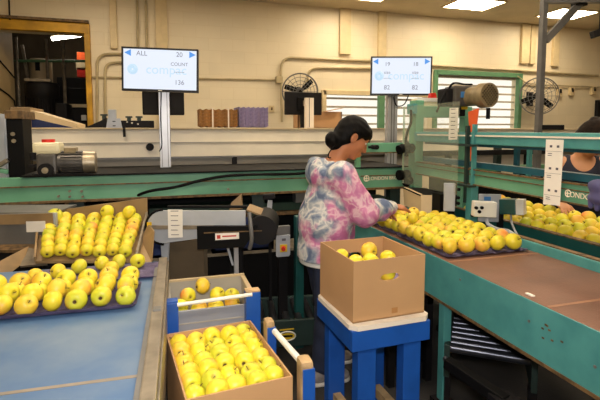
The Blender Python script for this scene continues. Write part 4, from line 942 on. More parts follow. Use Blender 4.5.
for c in range(7):
    for r in range(7):
        q = r/6.2; p = Ch((c+.5)/7+RS.uniform(-.006, .006), .04+q*.9+(.04 if c % 2 else 0)+RS.uniform(-.01, .01), .034+.004*q)
        apple(p, 'yellow apple on brown chute, %s column from paper note, %s up from chute foot' % (NTH[c], NTH[r]), 'apples on the brown chute', (.1, -1, -.35) if (r == 0 or RS.random() < .12) else None, .86+.18*q)
for i, (c, r, lb) in enumerate(((.35, .80, 'larger yellow apple perched on the others nearest the paper note'), (4.0, .93, 'yellow apple stacked on the others at the top middle of the chute'), (5.6, .90, 'yellow apple stacked on others at the chute top near the cheek plate'))):
    apple(Ch((c+.5)/7, r, .085), lb, 'apples stacked at the chute top', None, 1.15 if i == 0 else 1.0)
# steel boxes at the chute side
t = thing('feeder_housing', 'grey and tan steel feeder housing at the side of the chute', 'machine', (-.8, 2.8, 0))
a, b = (-0.943, 2.982, 0.9), (-0.603, 2.891, 1.044); zt = b[2]; zb = 0.832
u = V((b[0]-a[0], b[1]-a[1], 0)).normalized(); dn = V((-u.y, u.x, 0)); P = lambda s, dd, z: tuple(V((b[0], b[1], 0))-u*s+dn*dd+V((0, 0, z)))
MB().prism([P(0, 0, zb), P(.5, 0, zb), P(.5, 0, zt-.01), P(0, 0, zt)], dn*.02).obj('front_plate', 'midgrey', t)
MB().prism([P(0, -.002, zt-.062), P(.5, -.002, zt-.065), P(.5, -.002, zt-.012), P(0, -.002, zt)], dn*-.008).obj('tan_band', 'brownplate', t)
MB().prism([P(0, 0, zb), P(0, .02, zb), P(0, .02, zt), P(0, 0, zt)], u*.015).obj('end_plate', 'grey', t); MB().prism([P(.0, .02, zt-.01), P(.5, .02, zt-.01), P(.5, .3, zt-.01), P(0, .3, zt-.01)], (0, 0, .01)).obj('top_plate', 'midgrey', t)
MB().prism([P(.05, -.09, zb+.02), P(.5, -.05, zb+.01), P(.5, -.0, zb+.03), P(.0, -.0, zb+.03)], (0, 0, -.015)).obj('ledge', 'rust', t); MB().prism([P(.05, -.05, zb-.25), P(.45, -.05, zb-.25), P(.45, .25, zb-.25), P(.05, .25, zb-.25)], (0, 0, .26)).obj('lower_body', 'dark', t)
MB().prism([P(.1, 0.05, 0), P(.4, .05, 0), P(.4, .2, 0), P(.1, .2, 0)], (0, 0, zb-.25)).obj('stand', 'dark', t)
MB().bar(P(.07, -.03, zb), P(.07, -.03, zb+.06), .02, .02).obj('peg', 'cream', t)
a = (-0.748, 2.91, 0.999); b = (-0.636, 2.845, 1.008)
t = thing('paper_note', 'blank white paper note stuck on the grey feeder housing', 'paper', a); MB().prism([a, b, (b[0], b[1], b[2]-.062), (a[0], a[1], a[2]-.062)], dn*.002).obj('note_sheet', 'paper', t)

# ------------------------------------------------------------------ grey round ended side conveyor
A = V((-0.027, 2.707, 0.958)); B = V((0.546, 2.533, 0.969)); u = (B-A); u.z = 0; u.normalize(); dn = V((-u.y, u.x, 0)); L = (B-A).length
t = thing('side_conveyor', 'grey round ended conveyor with black roll and printed tag', 'conveyor', (A.x, A.y, 0)); z0 = 0.963
Q = lambda s, z, dd=0: tuple(V((A.x, A.y, 0))+u*s+dn*dd+V((0, 0, z)))
h = .095; pts = [Q(.03+h*math.cos(a), z0+h*math.sin(a)) for a in [PI/2+PI*i/14 for i in range(15)]]
MB().prism(pts+[Q(L*.84, z0-h*.3), Q(L*.84, z0+h)], dn*.02).obj('side_plate', 'grey', t)
MB().tube([Q(.03+(h+.006)*math.cos(a), z0+(h+.006)*math.sin(a), .0) for a in [PI/2+PI*i/14 for i in range(15)]], .007, 6).bar(Q(.03, z0+h+.008, .1), Q(L*.84, z0+h+.006, .1), .03, .012).obj('edge_belt', 'black', t)
MB().bar(Q(-.04, z0-.0, -.005), Q(.32, z0, -.005), .012, .022).obj('slot_strip', 'worn', t); MB().prism([Q(-.06, z0-.02, -.01), Q(-.035, z0-.02, -.01), Q(-.035, z0+.03, -.01), Q(-.06, z0+.03, -.01)], dn*.02).obj('yellow_clip', 'yellowp', t)
MB().prism([Q(.23, z0-.125, -.03), Q(.50, z0-.11, -.03), Q(.58, z0+.01, -.03), Q(.23, z0+.01, -.03)], dn*.05).obj('motor_cover', 'black', t)
MB().prism([Q(.27, z0-.03, -.032), Q(.60, z0-.018, -.032), Q(.60, z0-.012, -.032), Q(.27, z0-.024, -.032)], dn*.004).obj('cover_edge', 'rust', t)
MB().cyl(Q(L, z0-.02, .0), Q(L, z0-.02, .3), .085, None, 24).obj('end_roll', 'dark', t, True)
f = MB(); f.prism([Q(L*.84, z0+h, .05), Q(L*.84, z0+h, .25), Q(L*1.0, z0+.06, .25), Q(L*1.0, z0+.06, .05)], (0, 0, -.01)); f.obj('roll_apron', 'brownplate', t)
MB().tube(spline([Q(L-.07, z0+.09, -.03), Q(L-.06, z0+.02, -.05), Q(L-.055, z0-.06, -.05), Q(L-.07, z0-.12, -.03)], 5), .012, 6).obj('hose', 'midgrey', t)
MB().box(-.013, .013, -.012, .012, .3, z0-.1, .002, Matrix.Translation(Q(.44, 0, .05))).obj('leg', 'alu', t); MB().bar(Q(.38, z0-.1, .06), Q(.42, .72, .06), .012, .012).obj('leg_brace', 'grey', t); MB().box(-.06, .06, -.06, .06, 0, .3, .004, Matrix.Translation(Q(.44, 0, .05))).obj('leg_base', 'dark', t)
MB().prism([Q(-.0, z0-.28, .06), Q(.03, z0-.28, .06), Q(.05, z0-.02, .06), Q(-.01, z0-.02, .06)], dn*.02).obj('rear_leg', 'grey', t)
MB().prism([Q(.02, .55, .1), Q(.24, .55, .1), Q(.24, z0-.1, .1), Q(.03, z0-.1, .1)], dn*.1).obj('rear_housing', 'backroom', t); MB().prism([Q(.02, 0, .1), Q(.24, 0, .1), Q(.24, .55, .1), Q(.02, .55, .1)], dn*.1).obj('pedestal', 'black', t)
t2 = label_strip('label_tag', 'white printed tag hanging on the grey round ended conveyor', Q(.062, z0+.105, -.015), u, .085, .165, 6, 9)
t3 = thing('sticker', 'white sticker with red mark on the dark motor cover', 'sticker', Q(.34, z0-.04, -.036)); MB().prism([Q(.335, z0-.068, -.036), Q(.47, z0-.06, -.036), Q(.47, z0-.024, -.036), Q(.335, z0-.03, -.036)], dn*.003).obj('sticker_sheet', 'paper', t3)
MB().prism([Q(.345, z0-.06, -.038), Q(.365, z0-.059, -.038), Q(.365, z0-.038, -.038), Q(.345, z0-.039, -.038)], dn*.001).obj('red_mark', 'redink', t3); MB().prism([Q(.375, z0-.05, -.038), Q(.455, z0-.046, -.038), Q(.455, z0-.038, -.038), Q(.375, z0-.042, -.038)], dn*.001).obj('print', 'redink', t3)
t = thing('box_flap', 'tan upright sheet behind the grey round ended conveyor', 'sheet', (A.x, A.y+.4, 1.0)); MB().prism([(0.433, 3.071, 0.97), (0.518, 3.047, 0.984), (0.514, 3.057, 1.086), (0.448, 3.072, 1.025)], (.01, .02, 0)).obj('sheet_body', 'brownplate', t); MB().prism([(0.433, 3.071, .0), (0.518, 3.045, .0), (0.518, 3.045, 0.97), (0.433, 3.071, 0.97)], (.01, .02, 0)).obj('sheet_foot', 'dark', t)
t = thing('lever_switch', 'slim silver lever under the green beam', 'lever', (0.746, 3.186, 0.971)); MB().bar((0.738, 3.183, 0.913), (0.748, 3.189, 1.014), .035, .02, .004).obj('lever_plate', 'grey', t); MB().bar((0.7, 3.206, 1.036), (0.783, 3.181, 1.043), .05, .04, .008).obj('lever_head', 'dark', t); MB().bar((0.749, 3.2, 0.909), (0.749, 3.2, .0), .02, .02).obj('lever_stem', 'dark', t)
a, b = (0.723, 2.916, 0.812), (0.813, 2.889, 0.819); h = .145; a = V(a); b = V(b); u = (b-a).normalized(); nn = V((u.y, -u.x, 0)).normalized()
t = thing('emergency_switch', 'pale grey switch box with red knob on yellow plate', 'switch', a)
P = lambda x, z, d=0: a+u*x+V((0, 0, z))+nn*d
w = (b-a).length
MB().prism([P(.008, -h), P(w-.008, -h), P(w, -h+.01), P(w, -.01), P(w-.008, 0), P(.008, 0), P(0, -.01), P(0, -h+.01)], -nn*.06).obj('switch_box', 'grey', t)
MB().prism([P(w*.28, -h*.78, .001), P(w*.8, -h*.78, .001), P(w*.8, -h*.42, .001), P(w*.28, -h*.42, .001)], nn*.004).obj('yellow_plate', 'yellowp', t)
MB().cyl(P(w*.54, -h*.6, .004), P(w*.54, -h*.6, .03), .017, .014, 14).obj('red_knob', 'red', t, True); MB().prism([P(w*.42, -h*.25, .001), P(w*.7, -h*.25, .001), P(w*.7, -h*.14, .001), P(w*.42, -h*.14, .001)], nn*.002).obj('print', 'ink', t)
MB().bar(P(w*.5, 0, -.03), P(w*.5, .06, -.03), .09, .03).obj('upper_bracket', 'midgrey', t); q = P(w*.5, -h*.5, -.07); MB().box(q.x-.03, q.x+.03, q.y, q.y+.05, 0, q.z+.1).obj('stand', 'dark', t)
a = (0.893, 2.92, 0.855)
tag(MB().box(a[0]-.03, a[0]+.03, a[1], a[1]+.06, 0, 0.936, .01).obj('green_post', 'tealdark'), 'short dark green post beside the woman behind the switch box', 'post')

# ------------------------------------------------------------------ blue cart with carton of apples and bin
t = thing('blue_cart', 'blue wooden cart with bare wood post tops and pale rails', 'cart', (.22, 1.75, 0))
MB().box(.02, .50, 1.36, 1.98, .34, .395, .005).obj('cart_deck', 'wood', t)
def cart_post(x, y, w, d, zt):
    if w > .05:
        o = MB().box(x-w/2, x+w/2, y-d/2, y+d/2, .2, zt-.008, .003).obj('post', 'blue', t)
        MB().box(x-w/2, x+w/2, y-d/2+.004, y+d/2, zt-.008, zt, .003).obj('post_top', 'wood' if x > .2 else 'blue', o); return o
    o = MB().box(x-w/2, x+w/2, y-d/2, y+d/2, .2, zt, .016).obj('post', 'wood', t)
    MB().box(x-w/2+.006, x+w/2+.001, y-d/2-.004, y-d/2+.002, .2, zt-.024, .002).obj('post_face', 'blue', o); MB().box(x+w/2-.002, x+w/2+.004, y-d/2+.002, y+d/2-.004, .2, zt-.03, .002).obj('post_side', 'blue', o); return o
cart_post(.028, 1.985, .052, .05, .79); cart_post(.38, 1.985, .066, .05, .80); cart_post(.405, 1.76, .04, .06, .75); cart_post(.458, 1.44, .048, .065, .735)
MB().cyl((.05, 1.958, .775), (.375, 1.962, .785), .0085, None, 12).obj('cross_rail', 'plastic', t, True)
MB().cyl((.42, 1.73, .71), (.462, 1.44, .70), .012, None, 12).obj('side_rail', 'plastic', t, True)
for x, y in ((.05, 1.42), (.45, 1.42), (.05, 1.92), (.45, 1.92)):
    o = MB().box(x-.02, x+.02, y-.02, y+.02, .1, .34).obj('leg', 'blue', t); MB().cyl((x-.015, y, .05), (x+.015, y, .05), .05, None, 16).obj('caster', 'black', o, True)
def carton(nm, label, c, rz, w, d, h, z, slot, group=None):
    t = thing(nm, label, 'carton', (c[0], c[1], z), group); mt = Matrix.Translation((c[0], c[1], z)) @ Matrix.Rotation(rz, 4, 'Z'); k = .006
    P = lambda x, y, zz: mt @ V((x, y, zz))
    s = [(.034*math.cos(a)+(.014 if math.cos(a) > 0 else -.014), h*.69+.016*math.sin(a)) for a in [2*PI*i/16 for i in range(16)]] if slot else []
    for nm2, y in (('front_wall', -d/2), ('back_wall', d/2-k)):
        MB().prism([P(-w/2, y, 0), P(w/2, y, 0), P(w/2, y, h), P(-w/2, y, h)], P(0, k, 0)-P(0, 0, 0), [[P(x, y, zz) for x, zz in s]] if s else []).obj(nm2, 'card', t)
    for nm2, x in (('side_wall', -w/2), ('side_wall', w/2-k)):
        MB().prism([P(x, -d/2+k, 0), P(x, d/2-k, 0), P(x, d/2-k, h), P(x, -d/2+k, h)], P(k, 0, 0)-P(0, 0, 0)).obj(nm2, 'card', t)
    MB().box(-w/2, w/2, -d/2, d/2, 0, k, 0, mt).obj('bottom', 'card', t); return t, P
t, P = carton('apple_carton', 'brown carton packed with yellow apples standing on the blue cart', (.206, 1.66), math.radians(6), .36, .50, .285, .397, False)
for r in range(6):
    for c in range(5):
        p = P(-.138+c*.069, -.203+r*.0775+(.0 if c % 2 else .03), .250+RS.uniform(-.003, .008)+(.008 if c % 2 else 0))
        apple(p, 'yellow apple in cart carton, %s row from front wall, %s from blue belt' % (NTH[r], NTH[c]), 'apples in the cart carton', (RS.uniform(-.4, .4), -1, .25) if RS.random() < .35 else (RS.uniform(-1, 1), RS.uniform(-1, 1), -.8), .985)
random.seed(4)
tag(MB().box(-.174, .174, -.24, .24, .007, .205, .01, Matrix.Translation(P(0, 0, 0)) @ Matrix.Rotation(math.radians(6), 4, 'Z')).obj('pulp_tray', 'purple'), 'purple pulp tray layer under the apples in the cart carton', 'tray')
t = thing('apple_bin', 'grey bin with tan rims and a few apples behind the cart', 'bin', (.2, 2.2, 0)); x0, x1, y0, y1, z0, z1 = .015, .41, 2.03, 2.40, .42, .715
MB().box(x0, x1, y0, y0+.012, z0, z1).obj('front_wall', 'binfront', t); MB().box(x0, x1, y1-.012, y1, z0, z1+.02).obj('back_wall', 'bin', t); MB().box(x0, x0+.012, y0, y1, z0, z1).obj('side_wall', 'bin', t); MB().box(x1-.012, x1, y0, y1, z0, z1+.01).obj('side_wall', 'bin', t); MB().box(x0, x1, y0, y1, z0, z0+.012).obj('bottom', 'bin', t)
MB().box(x0-.005, x1+.005, y1-.016, y1+.004, z1+.02, z1+.03).box(x1-.016, x1+.006, y0, y1, z1+.01, z1+.022).obj('rim', 'beige', t)
MB().box(x0, x1, y0-.004, y0, z1-.06, z1-.055).box(x0, x1, y0-.004, y0, z1-.12, z1-.115).box(x0, x1, y0-.004, y0, z1-.2, z1-.195).obj('ribs', 'bin', t)
for x in (x0+.04, x1-.04): MB().box(x-.02, x+.02, 2.1, 2.34, 0, z0).obj('bin_leg', 'dark', t)
for i, (x, y, z, lb) in enumerate(((.185, 2.29, .735, 'yellow apple on top of the others in the grey bin, showing its flower end'), (.11, 2.26, .70, 'yellow apple in the grey bin, second from the blue belt'), (.255, 2.25, .695, 'yellow apple in the grey bin just beside the top one'), (.05+.02, 2.16, .685, 'yellow apple in the bin corner closest to blue belt'), (.155, 2.165, .665, 'yellow apple low in the grey bin under the pale rail, third from the tan rim'), (.235, 2.165, .665, 'yellow apple low in the grey bin under the pale rail, second from the tan rim'), (.315, 2.165, .68, 'yellow apple low in the grey bin under the pale rail, closest to the tan rim'), (.33, 2.28, .67, 'yellow apple in the far corner of the grey bin by the tan rim'))):
    apple((x, y, z), lb, 'apples in the grey bin', (-1, -.4, 0) if i == 0 else None, 1.0)

# ------------------------------------------------------------------ blue stool and its carton
sc = V((.955, 1.955, 0)); srz = math.radians(2)
t = thing('blue_stool', 'blue painted wooden stand with pale worn board top', 'stool', sc); mt = Matrix.Translation(sc) @ Matrix.Rotation(srz, 4, 'Z')
w, d_, c = .2, .215, .03
MB().prism([mt @ V(p) for p in ((-w+c, -d_, .655), (w-c, -d_, .655), (w, -d_+c, .655), (w, d_-c, .655), (w-c, d_, .655), (-w+c, d_, .655), (-w, d_-c, .655), (-w, -d_+c, .655))], (0, 0, .022)).obj('stool_top', 'ply', t)
for nm, x0, x1, y0, y1 in (('apron', -w+.004, w-.004, -d_+.004, -d_+.03), ('apron', -w+.004, w-.004, d_-.03, d_-.004), ('apron', -w+.004, -w+.03, -d_+.03, d_-.03), ('apron', w-.03, w-.004, -d_+.03, d_-.03)):
    MB().box(x0, x1, y0, y1, .562, .655, .003, mt).obj(nm, 'blue', t)
for x in (-1, 1):
    for y in (-1, 1): MB().box(x*.115-.045, x*.115+.045, y*.165-.03, y*.165+.03, 0, .575, .004, mt).obj('leg', 'blue', t)
for x in (-1, 1): MB().box(x*.115-.02, x*.115+.02, -.14, .14, .12, .17, 0, mt).obj('stretcher', 'wood', t)
t, P = carton('apple_carton', 'open brown carton with hand slot standing on the blue stool', (.955, 1.965), math.radians(3), .365, .375, .275, .678, True)
f = MB(); f.prism([P(.01, -.189, .02), P(.04, -.189, .02), P(.04, -.189, .045), P(.01, -.189, .045)], (0, -.0008, 0)); f.obj('stamp', 'cardin', t)
for i, (x, y, z, lb) in enumerate(((-.125, .06, .225, 'yellow apple in the stool carton lying against its long side wall'), (-.075, -.0, .205, 'yellow apple low in the stool carton beside the side wall apple'), (.045, .09, .235, 'yellow apple in the stool carton, topmost of the group by the back wall'), (.012, .01, .205, 'yellow apple in the stool carton just in front of the topmost one'), (.12, .03, .205, 'yellow apple in the stool carton on the conveyor side'), (.012, -.138, .190, 'yellow apple seen through the hand slot of the stool carton'), (-.085, -.125, .178, 'yellow apple in the stool carton just inside the slotted wall'))):
    apple(P(x, y, z), lb, 'apples in the stool carton', None, 1.05)
tag(MB().box(-.175, .175, -.178, .178, .007, .14, .01, Matrix.Translation(P(0, 0, 0)) @ Matrix.Rotation(math.radians(3), 4, 'Z')).obj('pulp_tray', 'purple'), 'purple pulp tray layer under the few apples in the stool carton', 'tray')

# ------------------------------------------------------------------ people
def dirs(t, yaw=0):
    """face direction and crown direction for a head tipped forward by t"""
    f = V((math.cos(t), 0, -math.sin(t))); u = V((math.sin(t), 0, math.cos(t))); l = V((0, 1, 0))
    r = Matrix.Rotation(yaw, 3, 'Z'); return r @ f, r @ u, r @ l
def head(B, C, f, u, l):
    """skull, jaw, nose, lips, ears as one with the neck"""
    R = np.array((f, l, u)).T; at = lambda a, b, c: tuple(C+f*a+l*b+u*c)
    B.ell(at(-.012, 0, .018), (.098, .074, .098), .02, R); B.ell(at(.028, 0, -.048), (.066, .056, .070), .03, R)
    B.ell(at(.064, 0, -.098), (.022, .024, .018), .02, R); B.ell(at(.074, 0, .03), (.02, .046, .03), .02, R)
    B.cap(at(.086, 0, .012), at(.108, 0, -.03), .008, .012, .012); B.ell(at(.1, 0, -.036), (.012, .018, .009), .008, R)
    for s in (-1, 1):
        B.ell(at(.055, s*.042, -.022), (.03, .022, .024), .02, R); B.ell(at(.083, s*.03, .006), (.012, .017, .010), .008, R, True)
        B.ell(at(-.012, s*.076, -.012), (.019, .010, .032), .008, R); B.ell(at(-.006, s*.085, -.010), (.009, .007, .018), .005, R, True)
    B.ell(at(.092, 0, -.064), (.013, .024, .007), .007, R); B.ell(at(.090, 0, -.077), (.012, .021, .008), .007, R)
def face_parts(root, C, f, u, l):
    R = Matrix((f, l, u)).transposed().to_4x4()
    def ball(nm, c, r, m, sc=(1, 1, 1)):
        mt = Matrix.Translation(C+f*c[0]+l*c[1]+u*c[2]) @ R @ Matrix.Diagonal((*sc, 1))
        b = MB(); bmesh.ops.create_uvsphere(b.bm, u_segments=14, v_segments=8, radius=r, matrix=mt); return b.obj(nm, m, root, True)
    for s in (-1, 1):
        e = ball('eye', (.0765, s*.031, .004), .0095, 'eyew'); i = ball('iris', (.0828, s*.031, .001), .0048, 'eye'); i.parent = e; i.matrix_parent_inverse = e.matrix_basis.inverted()
        ball('eyebrow', (.090, s*.033, .026), .017, 'hair', (.25, 1, .28))
    ball('mouth', (.094, 0, -.0705), .017, 'lip', (.55, 1.1, .45))
def hand(B, w, k, side, up, L=.085, curl=.35, spread=1.0, k_=.008):
    """palm from wrist w along direction k, five unequal bent fingers curling away from `up`"""
    k = V(k).normalized(); up = V(up); up = (up-k*up.dot(k)).normalized(); s = k.cross(up)*side; w = V(w)
    B.cap(w, w+k*.075, .024, .034, .012, (tuple(up), .48))
    for i, (o, ln) in enumerate(((-.028, .070), (-.0095, .078), (.0095, .073), (.027, .058))):
        b = w+k*.082+s*o; d0 = (k+s*o*5*spread).normalized(); a = b-k*.03
        d1 = (d0*math.cos(curl)-up*math.sin(curl)); d2 = (d0*math.cos(2*curl)-up*math.sin(2*curl)); d3 = (d0*math.cos(2.8*curl)-up*math.sin(2.8*curl))
        p1 = b+d1*ln*.45; p2 = p1+d2*ln*.33; p3 = p2+d3*ln*.24
        B.cap(a, b, .0095, .009, .006); B.cap(b, p1, .009, .0082, .003); B.cap(p1, p2, .0082, .0075, .003); B.cap(p2, p3, .0075, .0065, .003)
    a = w+k*.022-s*.022; b = a+(k*.5-s*.8-up*.25).normalized()*.04; c = b+(k*.85-s*.35-up*.4).normalized()*.032; d = c+(k*.95-up*.45).normalized()*.024
    B.cap(a, b, .014, .0105, .01); B.cap(b, c, .0105, .009, .004); B.cap(c, d, .009, .007, .004)

def place(root, objs, loc, yaw):
    root.location = loc; root.rotation_euler.z = yaw
    for o in objs: o.parent = root

# the woman sorting apples -------------------------------------------
f, u, l = dirs(math.radians(33), math.radians(-6)); C = V((.135, 0, 1.475))
P1 = thing('person', 'woman in pink and grey tie dye hoodie bending over the apple trays', 'person')
B = Body((-.32, -.34, -.01), (.66, .34, 1.64), .0055)
HIPS = ((-.06, -.085, .80), (-.06, .085, .80)); KN = ((-.055, -.09, .45), (.0, .10, .45)); AN = ((-.09, -.09, .085), (.02, .11, .085))
SH = ((-.005, -.165, 1.265), (-.005, .165, 1.265)); EL = ((.125, -.195, 1.045), (.15, .21, 1.03)); WR = ((.352, -.105, 1.052), (.37, .14, 1.0))
B.ell((-.06, 0, .85), (.12, .155, .12), .05); B.cap((-.05, 0, .92), (-.02, 0, 1.18), .105, .11, .06, ((0, 1, 0), 1.3)); B.cap((-.01, -.1, 1.27), (-.01, .1, 1.27), .07, .07, .05)
B.cap((.0, 0, 1.28), tuple(C-f*.035-u*.03), .058, .05, .04)
for i in (0, 1):
    B.cap(HIPS[i], KN[i], .088, .055, .03); B.cap(KN[i], AN[i], .054, .036, .02); a = V(AN[i]); B.cap(a+V((-.02, 0, -.05)), a+V((.13, 0, -.06)), .032, .028, .02)
    B.cap(SH[i], EL[i], .05, .038, .03); B.cap(EL[i], WR[i], .038, .025, .02)
head(B, C, f, u, l)
hand(B, WR[0], V((.172, .06, -.02)), 1, (.1, -.25, 1), curl=.2); hand(B, WR[1], V((.17, -.02, -.06)), -1, (.1, .1, 1), curl=.3)
objs = [B.obj('body', 'skin')]
H = Body((-.36, -.36, .72), (.46, .36, 1.44), .0065)
H.cap((-.06, 0, .74), (-.045, 0, .98), .150, .142, .04, ((0, 1, 0), 1.22)); H.cap((-.045, 0, .98), (-.005, 0, 1.19), .140, .128, .06, ((0, 1, 0), 1.25)); H.cap((-.002, -.105, 1.245), (-.002, .105, 1.245), .080, .080, .06)
H.cap((.03, 0, .86), (.04, 0, 1.08), .11, .115, .06)
for i in (0, 1):
    H.cap(SH[i], EL[i], .078, .076, .05); a, b = V(EL[i]), V(WR[i]); H.cap(a, a.lerp(b, .55), .076, .066, .03); H.cap(a.lerp(b, .5), a.lerp(b, .86), .066, .05, .02); H.cap(a.lerp(b, .86), a.lerp(b, .98), .038, .036, .008)
H.wrinkle(.005, 26); H.wrinkle(.003, 47)
H.ell((-.105, -.01, 1.262), (.055, .13, .085), .012); H.cap((-.095, -.07, 1.322), (-.095, .07, 1.322), .034, .034, .015)
for a in range(-4, 5):
    q = a*.6; H.ell((-.005-.095*math.cos(q), .095*math.sin(q), 1.325-.035*(1-math.cos(q))*.9), (.034, .034, .034), .02)
H.ell(tuple(V((.02, 0, 1.35))), (.062, .062, .09), .02, None, True)
H.half((0, 0, -1), -.752)
objs.append(H.obj('hoodie', 'hoodie'))
S = Body((-.32, -.30, .68), (.26, .30, .86), .0065); S.cap((-.06, 0, .68), (-.05, 0, .95), .143, .136, .03, ((0, 1, 0), 1.21)); S.half((0, 0, -1), -.722); S.half((0, 0, 1), .82)
objs.append(S.obj('shirt', 'plastic')); objs[-1]['label'] = 'white shirt hem below the hoodie'
J = Body((-.30, -.30, .03), (.24, .30, .90), .0065); J.ell((-.06, 0, .80), (.115, .145, .10), .04)
for i in (0, 1):
    J.cap(HIPS[i], KN[i], .094, .078, .03); a, b = V(KN[i]), V(AN[i]); J.cap(a, a.lerp(b, .9), .077, .066, .02)
J.wrinkle(.003, 40); J.half((0, 0, 1), .80); J.half((0, 0, -1), -.075)
objs.append(J.obj('trousers', 'denim'))
for i in (0, 1):
    a = V(AN[i]); S = Body(a+V((-.09, -.08, -.1)), a+V((.22, .08, .06)), .005)
    S.cap(a+V((-.035, 0, -.035)), a+V((.10, 0, -.052)), .042, .034, .02); S.cap(a+V((-.03, 0, -.03)), a+V((-.01, 0, .02)), .044, .05, .02); S.ell(a+V((.125, 0, -.05)), (.05, .045, .032), .02); S.half((0, 0, -1), -.018)
    o = S.obj('shoe', 'shoe'); objs.append(o)
    S = Body(a+V((-.1, -.08, -.1)), a+V((.22, .08, 0)), .005); S.cap(a+V((-.035, 0, -.075)), a+V((.13, 0, -.075)), .05, .048, .01); S.half((0, 0, 1), .024); S.half((0, 0, -1), -.002)
    so = S.obj('sole', 'sole', o); 
    L_ = MB()
    for k in range(4): L_.tube([a+V((.03+.022*k, -.03, .0-.008*k)), a+V((.035+.022*k, 0, .008-.009*k)), a+V((.03+.022*k, .03, .0-.008*k))], .004, 5)
    L_.obj('laces', 'sole', o)
HR = Body((-.13, -.17, 1.36), (.30, .17, 1.66), .004); R = np.array((f, l, u)).T
HR.ell(tuple(C-f*.014+u*.022), (.112, .085, .108), .02, R); HR.ell(tuple(C-f*.05-u*.035), (.070, .078, .075), .02, R)
n = (f*.80-u*.60).normalized(); HR.half(n, n.dot(C)+.017)
for s in (-1, 1): HR.ell(tuple(C-f*.012+l*s*.088-u*.018), (.026, .022, .040), .008, R, True)
HR.ell(tuple(C+f*.03+u*.052), (.070, .074, .058), .012, R)
HR.ell((.0, -.005, 1.462), (.046, .05, .050), .012); HR.ell((.022, 0, 1.425), (.034, .042, .034), .02); HR.wrinkle(.0018, 90)
objs.append(HR.obj('hair', 'hair'))
o = MB().tube(spline([(.0, -.04, 1.43), (-.035, -.045, 1.39), (-.04, -.04, 1.36), (-.02, -.03, 1.355)], 6), .004, 5).obj('hair_wisp', 'hair', None, True); objs.append(o)
face_parts(P1, C, f, u, l)
place(P1, objs, (.985, 2.56, 0), 0)
h = P1.matrix_basis @ (V(WR[0])+V((.172, .06, -.02)).normalized()*.125); 
apple((1.565, 2.60, .945), 'yellow apple resting on others just under her fingertips', 'apples heaped by her hand', None, 1.0)

# the woman behind the lane --------------------------------------------
f, u, l = dirs(math.radians(42), math.radians(52)); C = V((.13, .05, 1.465))
P2 = thing('person', 'woman in navy tank top bending behind the green rails at picture edge', 'person')
B = Body((-.34, -.36, -.01), (.72, .36, 1.66), .0065)
HIPS = ((-.08, -.085, .80), (-.08, .085, .80)); KN = ((-.05, -.09, .45), (-.02, .09, .45)); AN = ((-.06, -.09, .085), (-.03, .09, .085))
SH = ((.03, -.17, 1.26), (.03, .17, 1.26)); EL = ((.13, -.25, 1.05), (.2, .24, 1.08)); WR = ((.36, -.2, 1.02), (.42, .22, 1.04))
B.ell((-.08, 0, .85), (.12, .16, .12), .05); B.cap((-.07, 0, .92), (.0, 0, 1.18), .105, .115, .06, ((0, 1, 0), 1.3)); B.cap((.02, -.1, 1.26), (.02, .1, 1.26), .068, .068, .05)
B.cap((.03, 0, 1.28), tuple(C-f*.035-u*.03), .056, .05, .04)
for i in (0, 1):
    B.cap(HIPS[i], KN[i], .088, .055, .03); B.cap(KN[i], AN[i], .054, .036, .02); a = V(AN[i]); B.cap(a+V((-.02, 0, -.05)), a+V((.13, 0, -.06)), .032, .028, .02)
    B.cap(SH[i], EL[i], .052, .04, .03); B.cap(EL[i], WR[i], .04, .026, .02)
head(B, C, f, u, l)
hand(B, WR[0], V((.15, .04, -.04)), 1, (0, 0, 1)); hand(B, WR[1], V((.15, -.03, -.04)), -1, (0, 0, 1))
objs = [B.obj('body', 'skin2')]
T = Body((-.32, -.32, .74), (.3, .32, 1.40), .0065)
T.cap((-.07, 0, .84), (-.06, 0, .98), .128, .128, .04, ((0, 1, 0), 1.25)); T.cap((-.06, 0, .98), (.0, 0, 1.19), .128, .13, .06, ((0, 1, 0), 1.28)); T.cap((.01, -.085, 1.255), (.01, .085, 1.255), .078, .078, .05)
T.ell((.13, 0, 1.33), (.12, .088, .11), .015, None, True); T.ell((.04, 0, 1.36), (.10, .075, .07), .015, None, True)
for s in (-1, 1): T.ell((.03, s*.20, 1.25), (.10, .055, .13), .01, None, True)
T.half((0, 0, -1), -.80); objs.append(T.obj('tank_top', 'tank'))
J = Body((-.32, -.30, .03), (.24, .30, .92), .008); J.ell((-.08, 0, .83), (.135, .17, .12), .04)
for i in (0, 1): J.cap(HIPS[i], KN[i], .10, .072, .03); J.cap(KN[i], AN[i], .07, .056, .02)
J.half((0, 0, -1), -.07); objs.append(J.obj('trousers', 'denim'))
for i in (0, 1):
    a = V(AN[i]); S = Body(a+V((-.1, -.08, -.1)), a+V((.24, .08, .06)), .006); S.cap(a+V((-.035, 0, -.04)), a+V((.11, 0, -.052)), .045, .036, .02); S.cap(a+V((-.03, 0, -.03)), a+V((-.01, 0, .02)), .046, .05, .02); S.half((0, 0, -1), -.001)
    objs.append(S.obj('shoe', 'black'))
HR = Body((-.10, -.17, 1.34), (.34, .17, 1.70), .0045); R = np.array((f, l, u)).T
HR.ell(tuple(C-f*.014+u*.022), (.112, .085, .108), .02, R); HR.ell(tuple(C-f*.05-u*.035), (.070, .078, .075), .02, R)
n = (f*.80-u*.60).normalized(); HR.half(n, n.dot(C)+.017)
HR.ell(tuple(C+f*.02+u*.052), (.066, .076, .06), .012, R); b = C-f*.085+u*.085; HR.ell(tuple(b), (.032, .035, .032), .008); HR.wrinkle(.0018, 90)
objs.append(HR.obj('hair', 'hair2'))
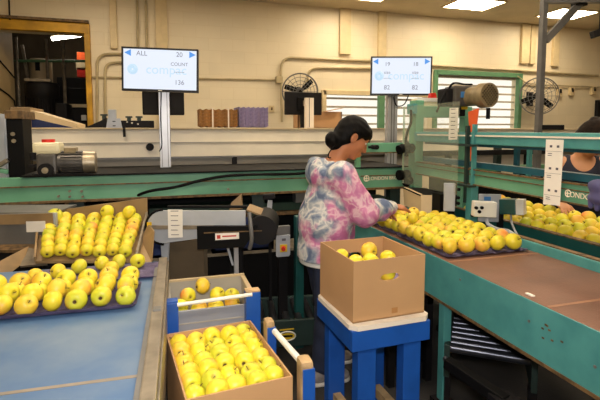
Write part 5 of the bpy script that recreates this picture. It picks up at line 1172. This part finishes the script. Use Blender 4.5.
for i in (1,):
    G = Body(V(WR[i])+V((-.24, -.12, -.12)), V(WR[i])+V((.06, .12, .12)), .006); a, b = V(EL[i]), V(WR[i]); G.cap(a.lerp(b, .1), b, .055, .04, .02); G.wrinkle(.002, 60); objs.append(G.obj('sleeve', 'glove'))
o = writing('lettering', 'UIBAX', .055, 'paper', None, (.155, .0, 1.185), (.0, 1, 0), (.12, 0, 1), .002); objs.append(o)
face_parts(P2, C, f, u, l)
place(P2, objs, (2.98, 2.62, 0), math.radians(-125))
# glove hanging over the rail
G = Body((1.98, 1.5, 1.06), (2.2, 1.86, 1.34), .005)
G.cap((2.02, 1.66, 1.25), (2.15, 1.66, 1.25), .03, .035, .03, ((0, 1, 0), 2.0)); G.cap((2.03, 1.655, 1.25), (2.02, 1.655, 1.19), .028, .03, .02, ((0, 1, 0), 1.9))
for i in range(4): G.cap((2.02, 1.605+i*.033, 1.19), (2.022, 1.60+i*.035, 1.145-.008*(i in (1, 2))), .016, .012, .008)
G.cap((2.03, 1.59, 1.24), (2.025, 1.56, 1.20), .017, .013, .01)
tag(G.obj('rubber_glove', 'glove'), 'purple blue rubber glove hanging over the lower green rail', 'glove')

# ------------------------------------------------------------------ light and camera
wd = bpy.data.worlds.new('World'); SC.world = wd; wd.use_nodes = True
wd.node_tree.nodes['Background'].inputs[0].default_value = (1, .85, .65, 1); wd.node_tree.nodes['Background'].inputs[1].default_value = .06
def lamp(name, kind, loc, e, col, size, rot=(0, 0, 0)):
    d = bpy.data.lights.new(name, kind); d.energy = e; d.color = col
    if kind == 'AREA': d.size = size
    else: d.shadow_soft_size = size
    o = bpy.data.objects.new(name, d); COL.objects.link(o); o.location = loc; o.rotation_euler = rot; return o
cam = bpy.data.cameras.new('camera'); co = bpy.data.objects.new('camera', cam); COL.objects.link(co)
co.location = (0, 0, 1.52); co.rotation_euler = (math.radians(85), 0, math.radians(-17))
cam.sensor_width = 36; cam.lens = 36*455/600; cam.shift_y = -(200-169.8)/600; cam.clip_start = .02
SC.camera = co
fl = lamp('camera_flash', 'SPOT', (.0, .0, 1.68), 115, (1, .97, .93), .05, (math.radians(80), 0, math.radians(-17)))
fl.data.spot_size = math.radians(110); fl.data.spot_blend = .8
SC.view_settings.view_transform = 'Standard'; SC.view_settings.look = 'None'; SC.view_settings.gamma = 1; SC.view_settings.use_curve_mapping = False
SC.view_settings.exposure = .05
